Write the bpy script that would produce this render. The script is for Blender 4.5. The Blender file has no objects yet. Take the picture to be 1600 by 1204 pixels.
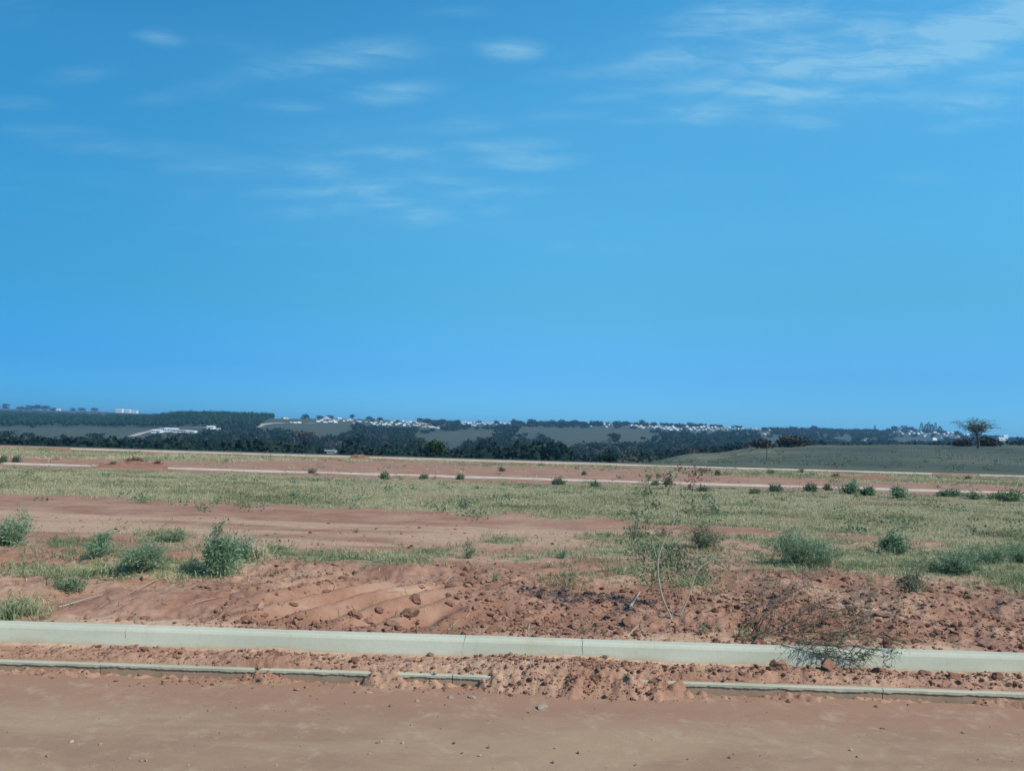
import bpy, math, random
import numpy as np
from mathutils import Matrix, Vector

rng = np.random.default_rng(7)
random.seed(7)
S = bpy.context.scene
COL = S.collection

# ------------------------------------------------------------------ camera
F = 1208.0                      # focal length in pixels of a 1600 px wide picture
EYE = np.array([0.0, 0.0, 1.60])
PITCH = math.atan(70 / F)
ROLL = math.radians(1.63)
fw = np.array([0, math.cos(PITCH), math.sin(PITCH)])
up0 = np.array([0, -math.sin(PITCH), math.cos(PITCH)])
rt0 = np.array([1.0, 0, 0])
YAW = math.radians(.65)
def yaw(v): return np.array([v[0] * math.cos(YAW) - v[1] * math.sin(YAW), v[0] * math.sin(YAW) + v[1] * math.cos(YAW), v[2]])
fw, up0, rt0 = yaw(fw), yaw(up0), yaw(rt0)
CX = rt0 * math.cos(ROLL) + up0 * math.sin(ROLL)
CY = up0 * math.cos(ROLL) - rt0 * math.sin(ROLL)
cam_d = bpy.data.cameras.new('camera')
cam = bpy.data.objects.new('camera', cam_d)
COL.objects.link(cam)
cam.matrix_world = Matrix(((CX[0], CY[0], -fw[0], EYE[0]), (CX[1], CY[1], -fw[1], EYE[1]),
                           (CX[2], CY[2], -fw[2], EYE[2]), (0, 0, 0, 1)))
cam_d.sensor_width = 36
cam_d.lens = 36 * F / 1600
cam_d.clip_start = 0.05
cam_d.clip_end = 60000
S.camera = cam
S.view_settings.view_transform = 'Standard'
S.view_settings.look = 'None'
S.view_settings.gamma = 1
S.view_settings.use_curve_mapping = False
S.view_settings.exposure = 0.0

def project(x, y, z):
    v0, v1, v2 = x - EYE[0], y - EYE[1], z - EYE[2]
    a = v0 * CX[0] + v1 * CX[1] + v2 * CX[2]
    b = v0 * CY[0] + v1 * CY[1] + v2 * CY[2]
    c = v0 * fw[0] + v1 * fw[1] + v2 * fw[2]
    c = np.maximum(c, 0.01)
    return 800 + F * a / c, 602 - F * b / c

def ray(px, py):
    return fw * F + CX * (px - 800) + CY * (602 - py)

# ------------------------------------------------------------------ node helper
class NT:
    def __init__(s, tree):
        s.t = tree; s.n = tree.nodes; s.l = tree.links
    def add(s, typ, **kw):
        n = s.n.new(typ)
        for k, v in kw.items():
            setattr(n, k, v)
        return n
    def link(s, a, b): s.l.new(a, b)
    def put(s, sock, v):
        if hasattr(v, 'links'): s.l.new(v, sock)
        else: sock.default_value = v
    def math(s, op, a, b=None, c=None, clamp=False):
        n = s.add('ShaderNodeMath', operation=op, use_clamp=clamp)
        for i, v in enumerate((a, b, c)):
            if v is not None: s.put(n.inputs[i], v)
        return n.outputs[0]
    def mix(s, f, a, b, mode='MIX'):
        n = s.add('ShaderNodeMix', data_type='RGBA', blend_type=mode)
        s.put(n.inputs[0], f)
        for i, v in ((6, a), (7, b)):
            if isinstance(v, tuple): v = (*v[:3], 1)
            s.put(n.inputs[i], v)
        return n.outputs[2]
    def noise(s, vec, scale, detail=4, rough=.55, dist=0):
        n = s.add('ShaderNodeTexNoise')
        if vec is not None: s.link(vec, n.inputs['Vector'])
        n.inputs['Scale'].default_value = scale
        n.inputs['Detail'].default_value = detail
        n.inputs['Roughness'].default_value = rough
        n.inputs['Distortion'].default_value = dist
        return n.outputs['Fac']
    def rng(s, v, a, b, c=0., d=1., smooth=True):
        n = s.add('ShaderNodeMapRange')
        n.interpolation_type = 'SMOOTHSTEP' if smooth else 'LINEAR'
        s.put(n.inputs[0], v)
        for i, q in enumerate((a, b, c, d)): n.inputs[i + 1].default_value = q
        return n.outputs[0]
    def attr(s, name):
        n = s.add('ShaderNodeAttribute'); n.attribute_name = name
        return n.outputs['Fac']
    def vscale(s, vec, sc):
        n = s.add('ShaderNodeVectorMath', operation='MULTIPLY')
        s.link(vec, n.inputs[0]); n.inputs[1].default_value = sc
        return n.outputs[0]

# ------------------------------------------------------------------ sky and sun
SUN_EL = math.radians(42)
SUN_TO = np.array([math.cos(math.radians(-30)), math.sin(math.radians(-30))])  # horizontal direction towards the sun
W = bpy.data.worlds.new('World'); S.world = W; W.use_nodes = True
n = NT(W.node_tree); n.n.clear()
out = n.add('ShaderNodeOutputWorld'); bg = n.add('ShaderNodeBackground')
sky = n.add('ShaderNodeTexSky', sky_type='NISHITA')
sky.sun_disc = False
sky.sun_elevation = SUN_EL
sky.sun_rotation = math.atan2(SUN_TO[0], SUN_TO[1])
sky.altitude = 600
sky.air_density = 1.0; sky.dust_density = 0.25; sky.ozone_density = 2.5
bg.inputs['Strength'].default_value = 0.12
tc = n.add('ShaderNodeTexCoord')
sx = n.add('ShaderNodeSeparateXYZ'); n.link(tc.outputs['Generated'], sx.inputs[0])
dx, dy, dz = sx.outputs
# the sky's own colour, cooled
skyc = n.mix(1.0, sky.outputs[0], (0.58, 0.95, 1.32), 'MULTIPLY')
cr = n.add('ShaderNodeValToRGB'); n.link(dz, cr.inputs[0])
cr.color_ramp.interpolation = 'LINEAR'
for i_, (q_, c_) in enumerate([(0.0, (.17, .33, .50)), (.07, (.20, .345, .43)), (.16, (.30, .50, .42)), (.26, (.42, .69, .54)), (.40, (.49, .87, .67)), (.5, (.42, .88, .71)), (1.0, (.18, .42, .44))]):
    e_ = cr.color_ramp.elements[i_] if i_ < 2 else cr.color_ramp.elements.new(q_)
    e_.position = q_; e_.color = (*c_, 1)
skyc = n.mix(1.0, skyc, cr.outputs[0], 'MULTIPLY')
skyc = n.mix(1.0, skyc, (2, 2, 2), 'MULTIPLY')
skyc = n.mix(1.0, skyc, n.mix(n.rng(dx, -.7, .2), (.38, .60, .68), (1.02, 1.03, 1.02)), 'MULTIPLY')
# thin cloud streaks: tangent coordinates of the northern sky, jostled by noise
dys = n.math('MAXIMUM', dy, 0.05)
cmb = n.add('ShaderNodeCombineXYZ')
n.link(n.math('DIVIDE', dx, dys), cmb.inputs[0]); n.link(n.math('DIVIDE', dz, dys), cmb.inputs[1])
tv = cmb.outputs[0]
wn = n.add('ShaderNodeTexNoise'); n.link(n.vscale(tv, (9, 26, 1)), wn.inputs['Vector'])
wn.inputs['Scale'].default_value = 1; wn.inputs['Detail'].default_value = 4
sub = n.add('ShaderNodeVectorMath', operation='SUBTRACT'); n.link(wn.outputs['Color'], sub.inputs[0]); sub.inputs[1].default_value = (.5, .5, .5)
add = n.add('ShaderNodeVectorMath', operation='ADD'); n.link(tv, add.inputs[0]); n.link(n.vscale(sub.outputs[0], (.06, .016, 0)), add.inputs[1])
tvw = add.outputs[0]
def tan2(px, py):
    r = ray(px, py); return r[0] / r[1], r[2] / r[1]
# (px, py, half width, half height, tilt degrees, strength)
STREAKS = [(1090, 50, 60, 7, 4, .25), (1290, 95, 70, 8, 3, .25), (1330, 120, 70, 7, 5, .22), (1400, 150, 60, 7, 5, .22), (1400, 60, 80, 9, 10, .25), (1170, 165, 60, 6, 2, .22), (960, 150, 60, 7, 6, .2), (1000, 190, 60, 6, 4, .14), (540, 240, 60, 7, 2, .16), (450, 300, 60, 7, 5, .14), (690, 350, 50, 6, 4, .12), (820, 300, 50, 6, 4, .12), (1380, 80, 330, 95, 5, .20), (600, 280, 260, 80, 3, .08), (1180, 120, 200, 70, 0, .10), (800, 78, 46, 15, 0, .60), (615, 143, 62, 15, 8, .42), (570, 85, 90, 20, 6, .36), (450, 105, 90, 16, 8, .18),
           (245, 62, 36, 10, -8, .26), (1180, 26, 120, 22, 3, .50), (1235, 70, 80, 13, 2, .40), (1030, 98, 75, 17, 8, .45),
           (1215, 106, 90, 13, -3, .48), (1230, 148, 95, 14, -2, .58), (1105, 136, 60, 10, 6, .32), (1090, 180, 55, 13, 2, .42),
           (1245, 188, 60, 9, -4, .36), (1350, 40, 50, 16, 10, .38), (1480, 60, 170, 30, 14, .52), (1560, 30, 120, 30, 22, .52),
           (1440, 92, 120, 20, 12, .40), (1510, 160, 75, 13, 4, .36), (1510, 195, 70, 10, 8, .28), (1580, 115, 60, 16, 8, .28),
           (830, 253, 66, 12, 3, .42), (790, 228, 80, 10, 3, .34), (630, 242, 50, 10, 0, .26), (500, 268, 50, 12, 0, .24),
           (560, 295, 75, 11, 6, .32), (615, 318, 45, 10, 0, .28), (655, 336, 48, 10, 5, .28), (740, 302, 50, 9, 6, .22),
           (720, 195, 70, 11, 6, .20), (500, 330, 60, 12, 6, .16), (770, 328, 36, 8, 0, .16), (690, 280, 50, 8, 0, .16),
           (240, 158, 44, 9, 3, .14), (90, 205, 80, 12, 0, .14), (120, 120, 60, 12, 8, .13), (30, 162, 50, 9, 0, .13),
           (200, 232, 120, 12, 0, .15), (460, 168, 60, 9, 0, .16), (1440, 280, 60, 8, 0, .13), (890, 118, 60, 10, 6, .15),
           (340, 260, 90, 14, 2, .12), (330, 140, 60, 14, 4, .12), (900, 180, 60, 8, 6, .12), (710, 20, 60, 10, 3, .10)]
acc = None
for (px, py, hw, hh, tilt, st) in STREAKS:
    a, b = tan2(px, py)
    mp = n.add('ShaderNodeMapping', vector_type='TEXTURE')
    n.link(tvw, mp.inputs['Vector'])
    mp.inputs['Location'].default_value = (a, b, 0)
    mp.inputs['Rotation'].default_value = (0, 0, math.radians(tilt))
    mp.inputs['Scale'].default_value = (hw / F * 1.7, hh / F * 1.9, 1)
    ln = n.add('ShaderNodeVectorMath', operation='LENGTH'); n.link(mp.outputs[0], ln.inputs[0])
    m = n.rng(ln.outputs['Value'], 0.0, 1.0, st * (1.15 if px < 950 and st < .5 else 1.0), 0.0)
    acc = m if acc is None else n.math('ADD', acc, m)
front = n.rng(dy, 0.3, 0.5)
acc = n.math('MULTIPLY', acc, front)
# high cloud sheet seen all round the sky
dzs = n.math('MAXIMUM', dz, 0.03)
c2 = n.add('ShaderNodeCombineXYZ')
n.link(n.math('DIVIDE', dx, dzs), c2.inputs[0]); n.link(n.math('DIVIDE', dy, dzs), c2.inputs[1])
veil = n.rng(n.noise(n.vscale(c2.outputs[0], (.7, 1.2, 1)), 1.6, 6, .6, .4), .5, .85)
veil = n.math('MULTIPLY', veil, n.rng(dz, 0.12, 0.3, 0., .22))
fine = n.rng(n.noise(n.vscale(tv, (13, 58, 1)), 1, 4, .6, .8), .32, .68, .42, 1.25)
cl = n.math('MULTIPLY', n.math('ADD', acc, veil), fine)
cl = n.math('MULTIPLY', n.math('MINIMUM', cl, .8), .68)
skyc = n.mix(cl, skyc, (2.9, 5.4, 7.0))
n.link(skyc, bg.inputs['Color']); n.link(bg.outputs[0], out.inputs['Surface'])

sd = bpy.data.lights.new('sun', 'SUN'); sd.energy = 4.8; sd.angle = math.radians(.53); sd.color = (1, .94, .82)
so = bpy.data.objects.new('sun', sd); COL.objects.link(so)
to = Vector((SUN_TO[0] * math.cos(SUN_EL), SUN_TO[1] * math.cos(SUN_EL), math.sin(SUN_EL)))
so.rotation_euler = to.to_track_quat('Z', 'Y').to_euler(); so.location = (30, -10, 40)

# ------------------------------------------------------------------ numpy noise
def vnoise(x, y, seed=0):
    x = np.asarray(x, float); y = np.asarray(y, float)
    xi = np.floor(x).astype(np.int64); yi = np.floor(y).astype(np.int64)
    xf = x - xi; yf = y - yi
    def h(a, b):
        v = (a * 374761393 + b * 668265263 + seed * 974711) & 0xffffffff
        v = ((v ^ (v >> 13)) * 1274126177) & 0xffffffff
        v = (v ^ (v >> 16)) & 0xffffffff
        v = (v * 2246822519) & 0xffffffff
        return ((v ^ (v >> 15)) & 0xffff) / 65535.
    u = xf * xf * xf * (xf * (xf * 6 - 15) + 10); v = yf * yf * yf * (yf * (yf * 6 - 15) + 10)
    return ((h(xi, yi) * (1 - u) + h(xi + 1, yi) * u) * (1 - v) + (h(xi, yi + 1) * (1 - u) + h(xi + 1, yi + 1) * u) * v) * 2 - 1
def fbm(x, y, oct=4, seed=0, gain=.5):
    s = 0; a = 1; t = 0
    for i in range(oct):
        c, q = math.cos(.6 * i), math.sin(.6 * i)
        s = s + a * vnoise((x * c - y * q) * 2 ** i, (x * q + y * c) * 2 ** i, seed + i * 17)
        t += a; a *= gain
    return s / t
def sstep(a, b, x):
    t = np.clip((x - a) / (b - a), 0, 1); return t * t * (3 - 2 * t)

# ------------------------------------------------------------------ terrain height
KERB_F, KERB_B = 6.0, 6.13          # front and back of the near kerb
R2N, R2F = 40.0, 48.0               # second street
R3N, R3F = 78.5, 85.0               # third street
GUT_Z, ROAD_Z, LIP = -0.15, -0.25, 5.64
DN = np.array([85, 105, 140, 180, 230, 280, 350, 600, 900, 1200, 1600, 2000, 2300, 3000, 4500, 6000.])
L_ = [-1.75, -2.3, -4.5, -8, -12, -15, -19, -22]
TAB = {
    -2500: L_ + [-18, -13, -6, 0, 8, 24, 20, 10],
    0: L_ + [-18, -13, -6, 0, 8, 29, 22, 10],
    150: L_ + [-18, -13, -6, 0, 8, 29, 22, 10],
    215: L_ + [-17, -10, -1, 4, 8, 27, 20, 10],
    300: L_ + [-14, -5, 12.5, 14, 8, 8, 8, 8],
    400: L_ + [-14, -4, 13.0, 14, 8, 6, 8, 8],
    450: L_ + [-14, -3, 9, 15, 10, 6, 8, 8],
    520: L_ + [-14, -3, 9, 19, 14, 8, 8, 8],
    700: L_ + [-14, -3, 8, 17, 14, 8, 8, 8],
    960: L_[:4] + [-8.5, -12, -18, -22, -14, -2, 11, 25, 16, 8, 8, 8],
    1100: [-1.75, -2.1, -3.2, -3.8, -3.6, -5, -12, -20, -13, -2, 11, 25, 16, 8, 8, 8],
    1200: [-1.75, -1.9, -2.1, -1.8, -1.2, -3, -10, -18, -12, -2, 10, 23, 14, 8, 8, 8],
    1300: [-1.75, -1.7, -1.5, -1.0, -.1, -2, -9, -16, -11, -2, 10, 24, 14, 8, 8, 8],
    1450: [-1.75, -1.6, -1.2, -.4, .75, -1, -8, -14, -10, -1, 12, 29, 16, 8, 8, 8],
    1600: [-1.75, -1.5, -1.0, .1, 1.5, 0, -6, -12, -8, 0, 8, 14, 12, 8, 8, 8],
    3900: [-1.75, -1.5, -1.0, .1, 1.5, 0, -6, -12, -8, 0, 8, 14, 12, 8, 8, 8]}
TK = np.array([ray(k, 690)[0] / ray(k, 690)[1] for k in sorted(TAB)]); TV = np.array([TAB[k] for k in sorted(TAB)], float)
ZB = (np.array([6, 7, 8.5, 10, 14, 40, 48, 85.]), np.array([-.03, .05, .08, .0, -.15, -1.0, -1.3, -1.75]))

def Hfar(x, y):
    t = np.clip(x / y, TK[0] + 1e-6, TK[-1] - 1e-6)
    i = np.clip(np.searchsorted(TK, t) - 1, 0, len(TK) - 2)
    u = (t - TK[i]) / (TK[i + 1] - TK[i]); u = u * u * (3 - 2 * u)
    ly = np.log(np.clip(y, 85, 5999)); ld = np.log(DN)
    j = np.clip(np.searchsorted(ld, ly) - 1, 0, len(DN) - 2)
    v = (ly - ld[j]) / (ld[j + 1] - ld[j])
    a = TV[i, j] * (1 - u) + TV[i + 1, j] * u
    b = TV[i, j + 1] * (1 - u) + TV[i + 1, j + 1] * u
    z = a * (1 - v) + b * v
    return z + fbm(x / 90, y / 130, 3, 5) * np.clip((y - 120) / 500, 0, .7)

def bare_track(x, y):
    """1 on the smooth dirt track that crosses the lot"""
    w = 0.5 * fbm(x / 2.2, y / 2.2, 3, 41)
    return sstep(9.8, 10.6, y + w - .06 * x) * (1 - sstep(13.6, 14.3, y + w + .05 * x))

def H(x, y):
    x = np.asarray(x, float); y = np.asarray(y, float)
    x, y = np.broadcast_arrays(x, y)
    z = np.interp(y, *ZB)
    # heaps, ruts and furrows of the pushed-up soil behind the kerb
    near = (1 - sstep(8.4, 9.8, y)) * sstep(6.13, 6.5, y)
    m = y < 18
    if m.any():
        xx, yy = x[m], y[m]
        nr = near[m]
        r = .5 + .5 * fbm(xx / 1.3, yy / 1.3, 2, 9)
        d = .075 * fbm(xx / .55, yy / .4, 3, 1) + .048 * (1 - 2 * np.abs(fbm(xx / .17, yy / .14, 3, 2))) * r + .019 * fbm(xx / .045, yy / .045, 2, 3) * (.3 + r)
        # ripples left by a track, running away diagonally
        fx = (1 - sstep(.5, 1.2, np.abs(xx + 1.35))) * (1 - sstep(.5, .95, np.abs(yy - 7.0)))
        ph = (xx * 1.0 - yy * .75) * 2 * math.pi / .42
        d = d * (1 - .75 * fx) + fx * .045 * np.sin(ph + 1.1 * fbm(xx, yy, 2, 4))
        tr = bare_track(xx, yy)
        soft = (.03 * fbm(xx / 1.5, yy / .5, 3, 6) + .012 * fbm(xx / .3, yy / .16, 3, 7)) * (1 - .3 * tr)
        z = z.copy()
        z[m] += d * nr + soft * (1 - nr)
    mid = sstep(16, 22, y) * (y < 90)
    z = z + mid * .05 * fbm(x / 3, y / 3, 3, 8)
    # second and third street lie in shallow cuts
    for a, b, dp in ((R2N, R2F, .10), (R3N, R3F, .11)):
        z = z - dp * sstep(a - .25, a, y) * (1 - sstep(b - .001, b, y))
    far = y >= 85
    if far.any():
        z = np.where(far, Hfar(x, np.maximum(y, 85)), z)
    z = np.where(y < KERB_B, 0.0, z)
    z = np.where(y < KERB_F, GUT_Z, z)
    z = np.where(y < LIP, ROAD_Z, z)
    return z

_D = np.concatenate([np.linspace(3.2, 14, 1500), np.geomspace(14.01, 5900, 2600)])
def at(px, py, tries=0):
    r = ray(px, py); r = r / r[1]
    P = EYE[None] + r[None] * _D[:, None]
    hit = np.nonzero(P[:, 2] <= H(P[:, 0], P[:, 1]))[0]
    if (len(hit) == 0 or _D[hit[0]] > 3600) and tries < 60:      # just over a crest: slide down onto it
        return at(px, py + .4, tries + 1)
    i = hit[0] if len(hit) else len(_D) - 1
    p = P[i]
    return np.array([p[0], p[1], float(H(p[0:1], p[1:2])[0])])

# ------------------------------------------------------------------ object helpers
def mesh_data(name, V, Fc, mat, attrs=None, smooth=False):
    me = bpy.data.meshes.new(name)
    V = np.asarray(V, np.float32); Fc = np.asarray(Fc, np.int32)
    k = Fc.shape[1]
    me.vertices.add(len(V)); me.vertices.foreach_set('co', V.ravel())
    me.loops.add(Fc.size); me.loops.foreach_set('vertex_index', Fc.ravel())
    me.polygons.add(len(Fc))
    me.polygons.foreach_set('loop_start', np.arange(0, Fc.size, k, dtype=np.int32))
    me.polygons.foreach_set('loop_total', np.full(len(Fc), k, np.int32))
    me.polygons.foreach_set('use_smooth', np.full(len(Fc), smooth, bool))
    for an, av in (attrs or {}).items():
        a = me.attributes.new(an, 'FLOAT', 'POINT'); a.data.foreach_set('value', np.asarray(av, np.float32))
    me.update(); me.validate()
    if mat: me.materials.append(mat)
    return me
def obj(name, me, parent=None, loc=None, label=None, cat=None, group=None, kind=None, rotz=None):
    o = bpy.data.objects.new(name, me); COL.objects.link(o)
    if parent: o.parent = parent
    if loc is not None: o.location = [float(v) for v in loc]
    if rotz is not None: o.rotation_euler = (0, 0, rotz)
    if label: o['label'] = label
    if cat: o['category'] = cat
    if group: o['group'] = group
    if kind: o['kind'] = kind
    return o
class MB:
    """collects triangles with one 'tint' value per vertex"""
    def __init__(s): s.v = []; s.f = []; s.t = []; s.n = 0
    def add(s, V, Fc, tint=0.):
        V = np.asarray(V, float).reshape(-1, 3); Fc = np.asarray(Fc, np.int64)
        s.v.append(V); s.f.append(Fc + s.n); s.t.append(np.broadcast_to(np.asarray(tint, float), (len(V),)).copy()); s.n += len(V)
    def mesh(s, name, mat, smooth=False, extra=None):
        V = np.concatenate(s.v); Fc = np.concatenate(s.f)
        at_ = {'tint': np.concatenate(s.t)}
        return mesh_data(name, V, Fc, mat, at_, smooth)
def quads2tris(q):
    q = np.asarray(q); return np.concatenate([q[:, [0, 1, 2]], q[:, [0, 2, 3]]])
def tube(mb, pts, rad, sides=5, tint=0.):
    pts = np.asarray(pts, float); k = len(pts); rad = np.broadcast_to(rad, (k,))
    tg = np.gradient(pts, axis=0); tg /= np.linalg.norm(tg, axis=1)[:, None] + 1e-9
    ref = np.array([.31, .87, .38]) if abs(tg[:, 2]).mean() > .6 else np.array([0, 0, 1.])
    a = np.cross(tg, ref); a /= np.linalg.norm(a, axis=1)[:, None] + 1e-9
    b = np.cross(tg, a)
    th = np.arange(sides) * 2 * math.pi / sides
    ring = (a[:, None] * np.cos(th)[None, :, None] + b[:, None] * np.sin(th)[None, :, None]) * rad[:, None, None] + pts[:, None]
    V = ring.reshape(-1, 3)
    i = np.arange(k - 1)[:, None] * sides; j = np.arange(sides)[None]
    q = np.stack([i + j, i + (j + 1) % sides, i + sides + (j + 1) % sides, i + sides + j], -1).reshape(-1, 4)
    Fc = quads2tris(q)
    cap = [[0, s_ + 1, s_] for s_ in range(1, sides - 1)] + [[(k - 1) * sides, (k - 1) * sides + s_, (k - 1) * sides + s_ + 1] for s_ in range(1, sides - 1)]
    mb.add(V, np.concatenate([Fc, np.array(cap)]), tint)
def box(mb, x0, x1, y0, y1, z0, z1, tint=0.):
    V = [(x, y, z) for z in (z0, z1) for y in (y0, y1) for x in (x0, x1)]
    q = [[0, 2, 3, 1], [4, 5, 7, 6], [0, 1, 5, 4], [2, 6, 7, 3], [0, 4, 6, 2], [1, 3, 7, 5]]
    mb.add(V, quads2tris(q), tint)

# ------------------------------------------------------------------ materials
def newmat(name, rough=.9):
    m = bpy.data.materials.new(name); m.use_nodes = True
    k = NT(m.node_tree); b = k.n['Principled BSDF']
    b.inputs['Roughness'].default_value = rough
    b.inputs['Specular IOR Level'].default_value = .25
    return m, k, b
def bump(k, b, h, st=.5, dist=.01):
    n = k.add('ShaderNodeBump'); n.inputs['Strength'].default_value = st; n.inputs['Distance'].default_value = dist
    k.put(n.inputs['Height'], h); k.link(n.outputs[0], b.inputs['Normal'])
def pos(k): return k.add('ShaderNodeNewGeometry').outputs['Position']

SOIL_R, SOIL_P, SOIL_T = (.285, .142, .089), (.372, .213, .145), (.53, .355, .235)
def ground_mat():
    m, k, b = newmat('soil and dry grass', .95)
    p = pos(k)
    n1 = k.noise(p, 1.3, 5, .6); n2 = k.noise(p, 14, 4, .6); n3 = k.noise(k.vscale(p, (.25, 1, 1)), 3, 5, .6)
    c = k.mix(k.rng(n1, .35, .65), SOIL_R, SOIL_P)
    c = k.mix(k.attr('tan'), c, SOIL_T)
    c = k.mix(k.rng(n2, .3, .75, 0., .35), c, (.20, .085, .055))
    c = k.mix(k.rng(n3, .55, .75, 0., .35), c, (.47, .32, .22))
    gs = k.noise(p, 4.5, 6, .7); gl = k.noise(p, .35, 4, .6)
    g = k.mix(k.rng(gs, .35, .65), (.36, .30, .18), (.19, .185, .10))
    g = k.mix(k.rng(gl, .4, .65, 0., .7), g, (.26, .25, .135))
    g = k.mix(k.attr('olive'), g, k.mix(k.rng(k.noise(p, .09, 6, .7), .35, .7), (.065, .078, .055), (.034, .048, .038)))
    gm = k.rng(k.math('ADD', k.attr('grass'), k.math('MULTIPLY', k.math('SUBTRACT', gs, .5), .7)), .3, .62)
    c = k.mix(gm, c, g)
    k.link(c, b.inputs['Base Color'])
    bump(k, b, k.math('ADD', k.noise(p, 55, 4, .7), k.math('MULTIPLY', k.noise(p, 9, 4, .6), 2.)), .7, .012)
    return m
M_GROUND = ground_mat()

def road_mat():
    m, k, b = newmat('dusty road soil', .95)
    p = pos(k)
    n1 = k.noise(k.vscale(p, (.55, 1.5, 1)), 1.1, 6, .62, .5)
    n2 = k.noise(p, 6, 6, .7); n3 = k.noise(k.vscale(p, (.3, 1, 1)), 9, 5, .65)
    n4 = k.noise(p, 160, 3, .7)
    c = k.mix(k.rng(n1, .38, .62), (.310, .187, .120), (.385, .256, .160))
    sy = k.add('ShaderNodeSeparateXYZ'); k.link(p, sy.inputs[0])
    # redder wash close to the gutter
    e = k.math('ADD', sy.outputs[1], k.math('MULTIPLY', k.math('SUBTRACT', n1, .5), .5))
    c = k.mix(k.rng(e, 4.85, 5.35, 0., .85), c, (.335, .180, .115))
    c = k.mix(k.rng(n2, .50, .70, 0., .6), c, (.45, .335, .22))
    c = k.mix(k.rng(n3, .25, .45, .35, 0.), c, (.23, .15, .105))
    c = k.mix(k.rng(n4, .3, .7, .38, 0.), c, (.2, .13, .09))
    k.link(c, b.inputs['Base Color'])
    bump(k, b, k.math('ADD', k.math('MULTIPLY', n4, .4), k.math('MULTIPLY', n3, 1.)), .5, .006)
    return m
M_ROAD = road_mat()

def concrete_mat(name, c0, c1, dirt=.5):
    m, k, b = newmat(name, .85)
    p = pos(k)
    n1 = k.noise(k.vscale(p, (.6, 1, 2)), 2.2, 5, .6); n2 = k.noise(p, 40, 4, .7)
    c = k.mix(k.rng(n1, .3, .7), c0, c1)
    c = k.mix(k.rng(n2, .45, .8, 0., .25), c, tuple(v * .7 for v in c0))
    st = k.noise(k.vscale(p, (1.2, 1, .5)), 1.3, 6, .7)
    sz = k.add('ShaderNodeSeparateXYZ'); k.link(p, sz.inputs[0])
    low = k.rng(k.math('ADD', sz.outputs[2], k.math('MULTIPLY', k.math('SUBTRACT', st, .5), .22)), -.155, -.085, 1., 0.)
    c = k.mix(k.math('MULTIPLY', low, dirt), c, (.42, .31, .19))
    c = k.mix(k.rng(st, .56, .72, 0., .6), c, (.42, .37, .24))
    c = k.mix(k.rng(k.noise(k.vscale(p, (1, 1, .3)), 9, 5, .75), .55, .75, 0., .35), c, (.36, .30, .21))
    k.link(c, b.inputs['Base Color'])
    bump(k, b, k.math('ADD', n2, n1), .35, .004)
    return m
M_KERB = concrete_mat('pale kerb concrete', (.435, .43, .33), (.515, .505, .395))
M_LIP = concrete_mat('gutter concrete', (.36, .355, .26), (.45, .435, .33), .0)
_k = NT(M_LIP.node_tree); _b = _k.n['Principled BSDF']; _p = pos(_k); _c = _b.inputs['Base Color'].links[0].from_socket
_s = _k.add('ShaderNodeSeparateXYZ'); _k.link(_p, _s.inputs[0])
_n = _k.noise(_p, 14, 4, .7)      # caked soil on the rough face under the lip
_d = _k.rng(_k.math('ADD', _s.outputs[2], _k.math('MULTIPLY', _k.math('SUBTRACT', _n, .5), .03)), -.192, -.180, 1., 0.)
_k.link(_k.mix(_d, _c, (.30, .21, .14)), _b.inputs['Base Color'])
M_FARKERB = concrete_mat('far kerb concrete', (.60, .56, .46), (.70, .66, .56), 0)

def tint_mat(name, ca, cb, rough=.9, bumps=None, trans=0., spec=.2, cc=None):
    m, k, b = newmat(name, rough)
    b.inputs['Specular IOR Level'].default_value = spec
    t = k.attr('tint')
    c = k.mix(k.rng(t, 0, 1, smooth=False), ca, cb)
    if cc: c = k.mix(k.rng(t, .8, 1.0), c, cc)
    oi = k.add('ShaderNodeObjectInfo')
    c = k.mix(k.math('MULTIPLY', oi.outputs['Random'], .25), c, tuple(v * .6 for v in ca))
    if bumps:
        p = pos(k); nn = k.noise(p, bumps, 4, .65)
        c = k.mix(k.rng(nn, .3, .7, .35, 0.), c, tuple(v * .55 for v in ca))
        bump(k, b, nn, .6, .01)
    k.link(c, b.inputs['Base Color'])
    if trans:
        tr = k.add('ShaderNodeBsdfTranslucent'); k.link(c, tr.inputs['Color'])
        mx = k.add('ShaderNodeMixShader'); mx.inputs[0].default_value = trans
        k.link(b.outputs[0], mx.inputs[1]); k.link(tr.outputs[0], mx.inputs[2])
        k.link(mx.outputs[0], k.n['Material Output'].inputs['Surface'])
    return m
M_CLOD = tint_mat('soil clod', (.19, .085, .055), (.46, .27, .185), bumps=30)
M_STONE = tint_mat('dusty stone', (.30, .19, .14), (.42, .34, .25), bumps=30)
M_GRASS = tint_mat('field grass blades', (.15, .17, .08), (.66, .57, .35), trans=.3)
M_CREEP = tint_mat('creeping grass blades', (.085, .155, .065), (.50, .47, .27), trans=.25)
M_STRAW = tint_mat('dry straw', (.40, .33, .20), (.58, .52, .36), trans=.1)
M_LEAF = tint_mat('blue green leaves', (.13, .25, .135), (.35, .47, .28), trans=.4, spec=.35)
M_LEAFD = tint_mat('dark leaves', (.085, .165, .085), (.21, .30, .165), trans=.35, spec=.35)
M_LEAFR = tint_mat('reddish leaves', (.15, .09, .06), (.26, .14, .09), trans=.3)
M_GREY = tint_mat('grey green feathery leaves', (.12, .16, .10), (.25, .28, .18), trans=.35)
M_STEM = tint_mat('brown twigs', (.12, .09, .065), (.24, .19, .14))
M_PALE = tint_mat('pale bark', (.34, .29, .22), (.46, .40, .32))
M_DEAD = tint_mat('dead grey brown twigs', (.13, .095, .07), (.25, .19, .145))
M_BARK = tint_mat('tree bark', (.07, .055, .042), (.13, .10, .08))
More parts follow.
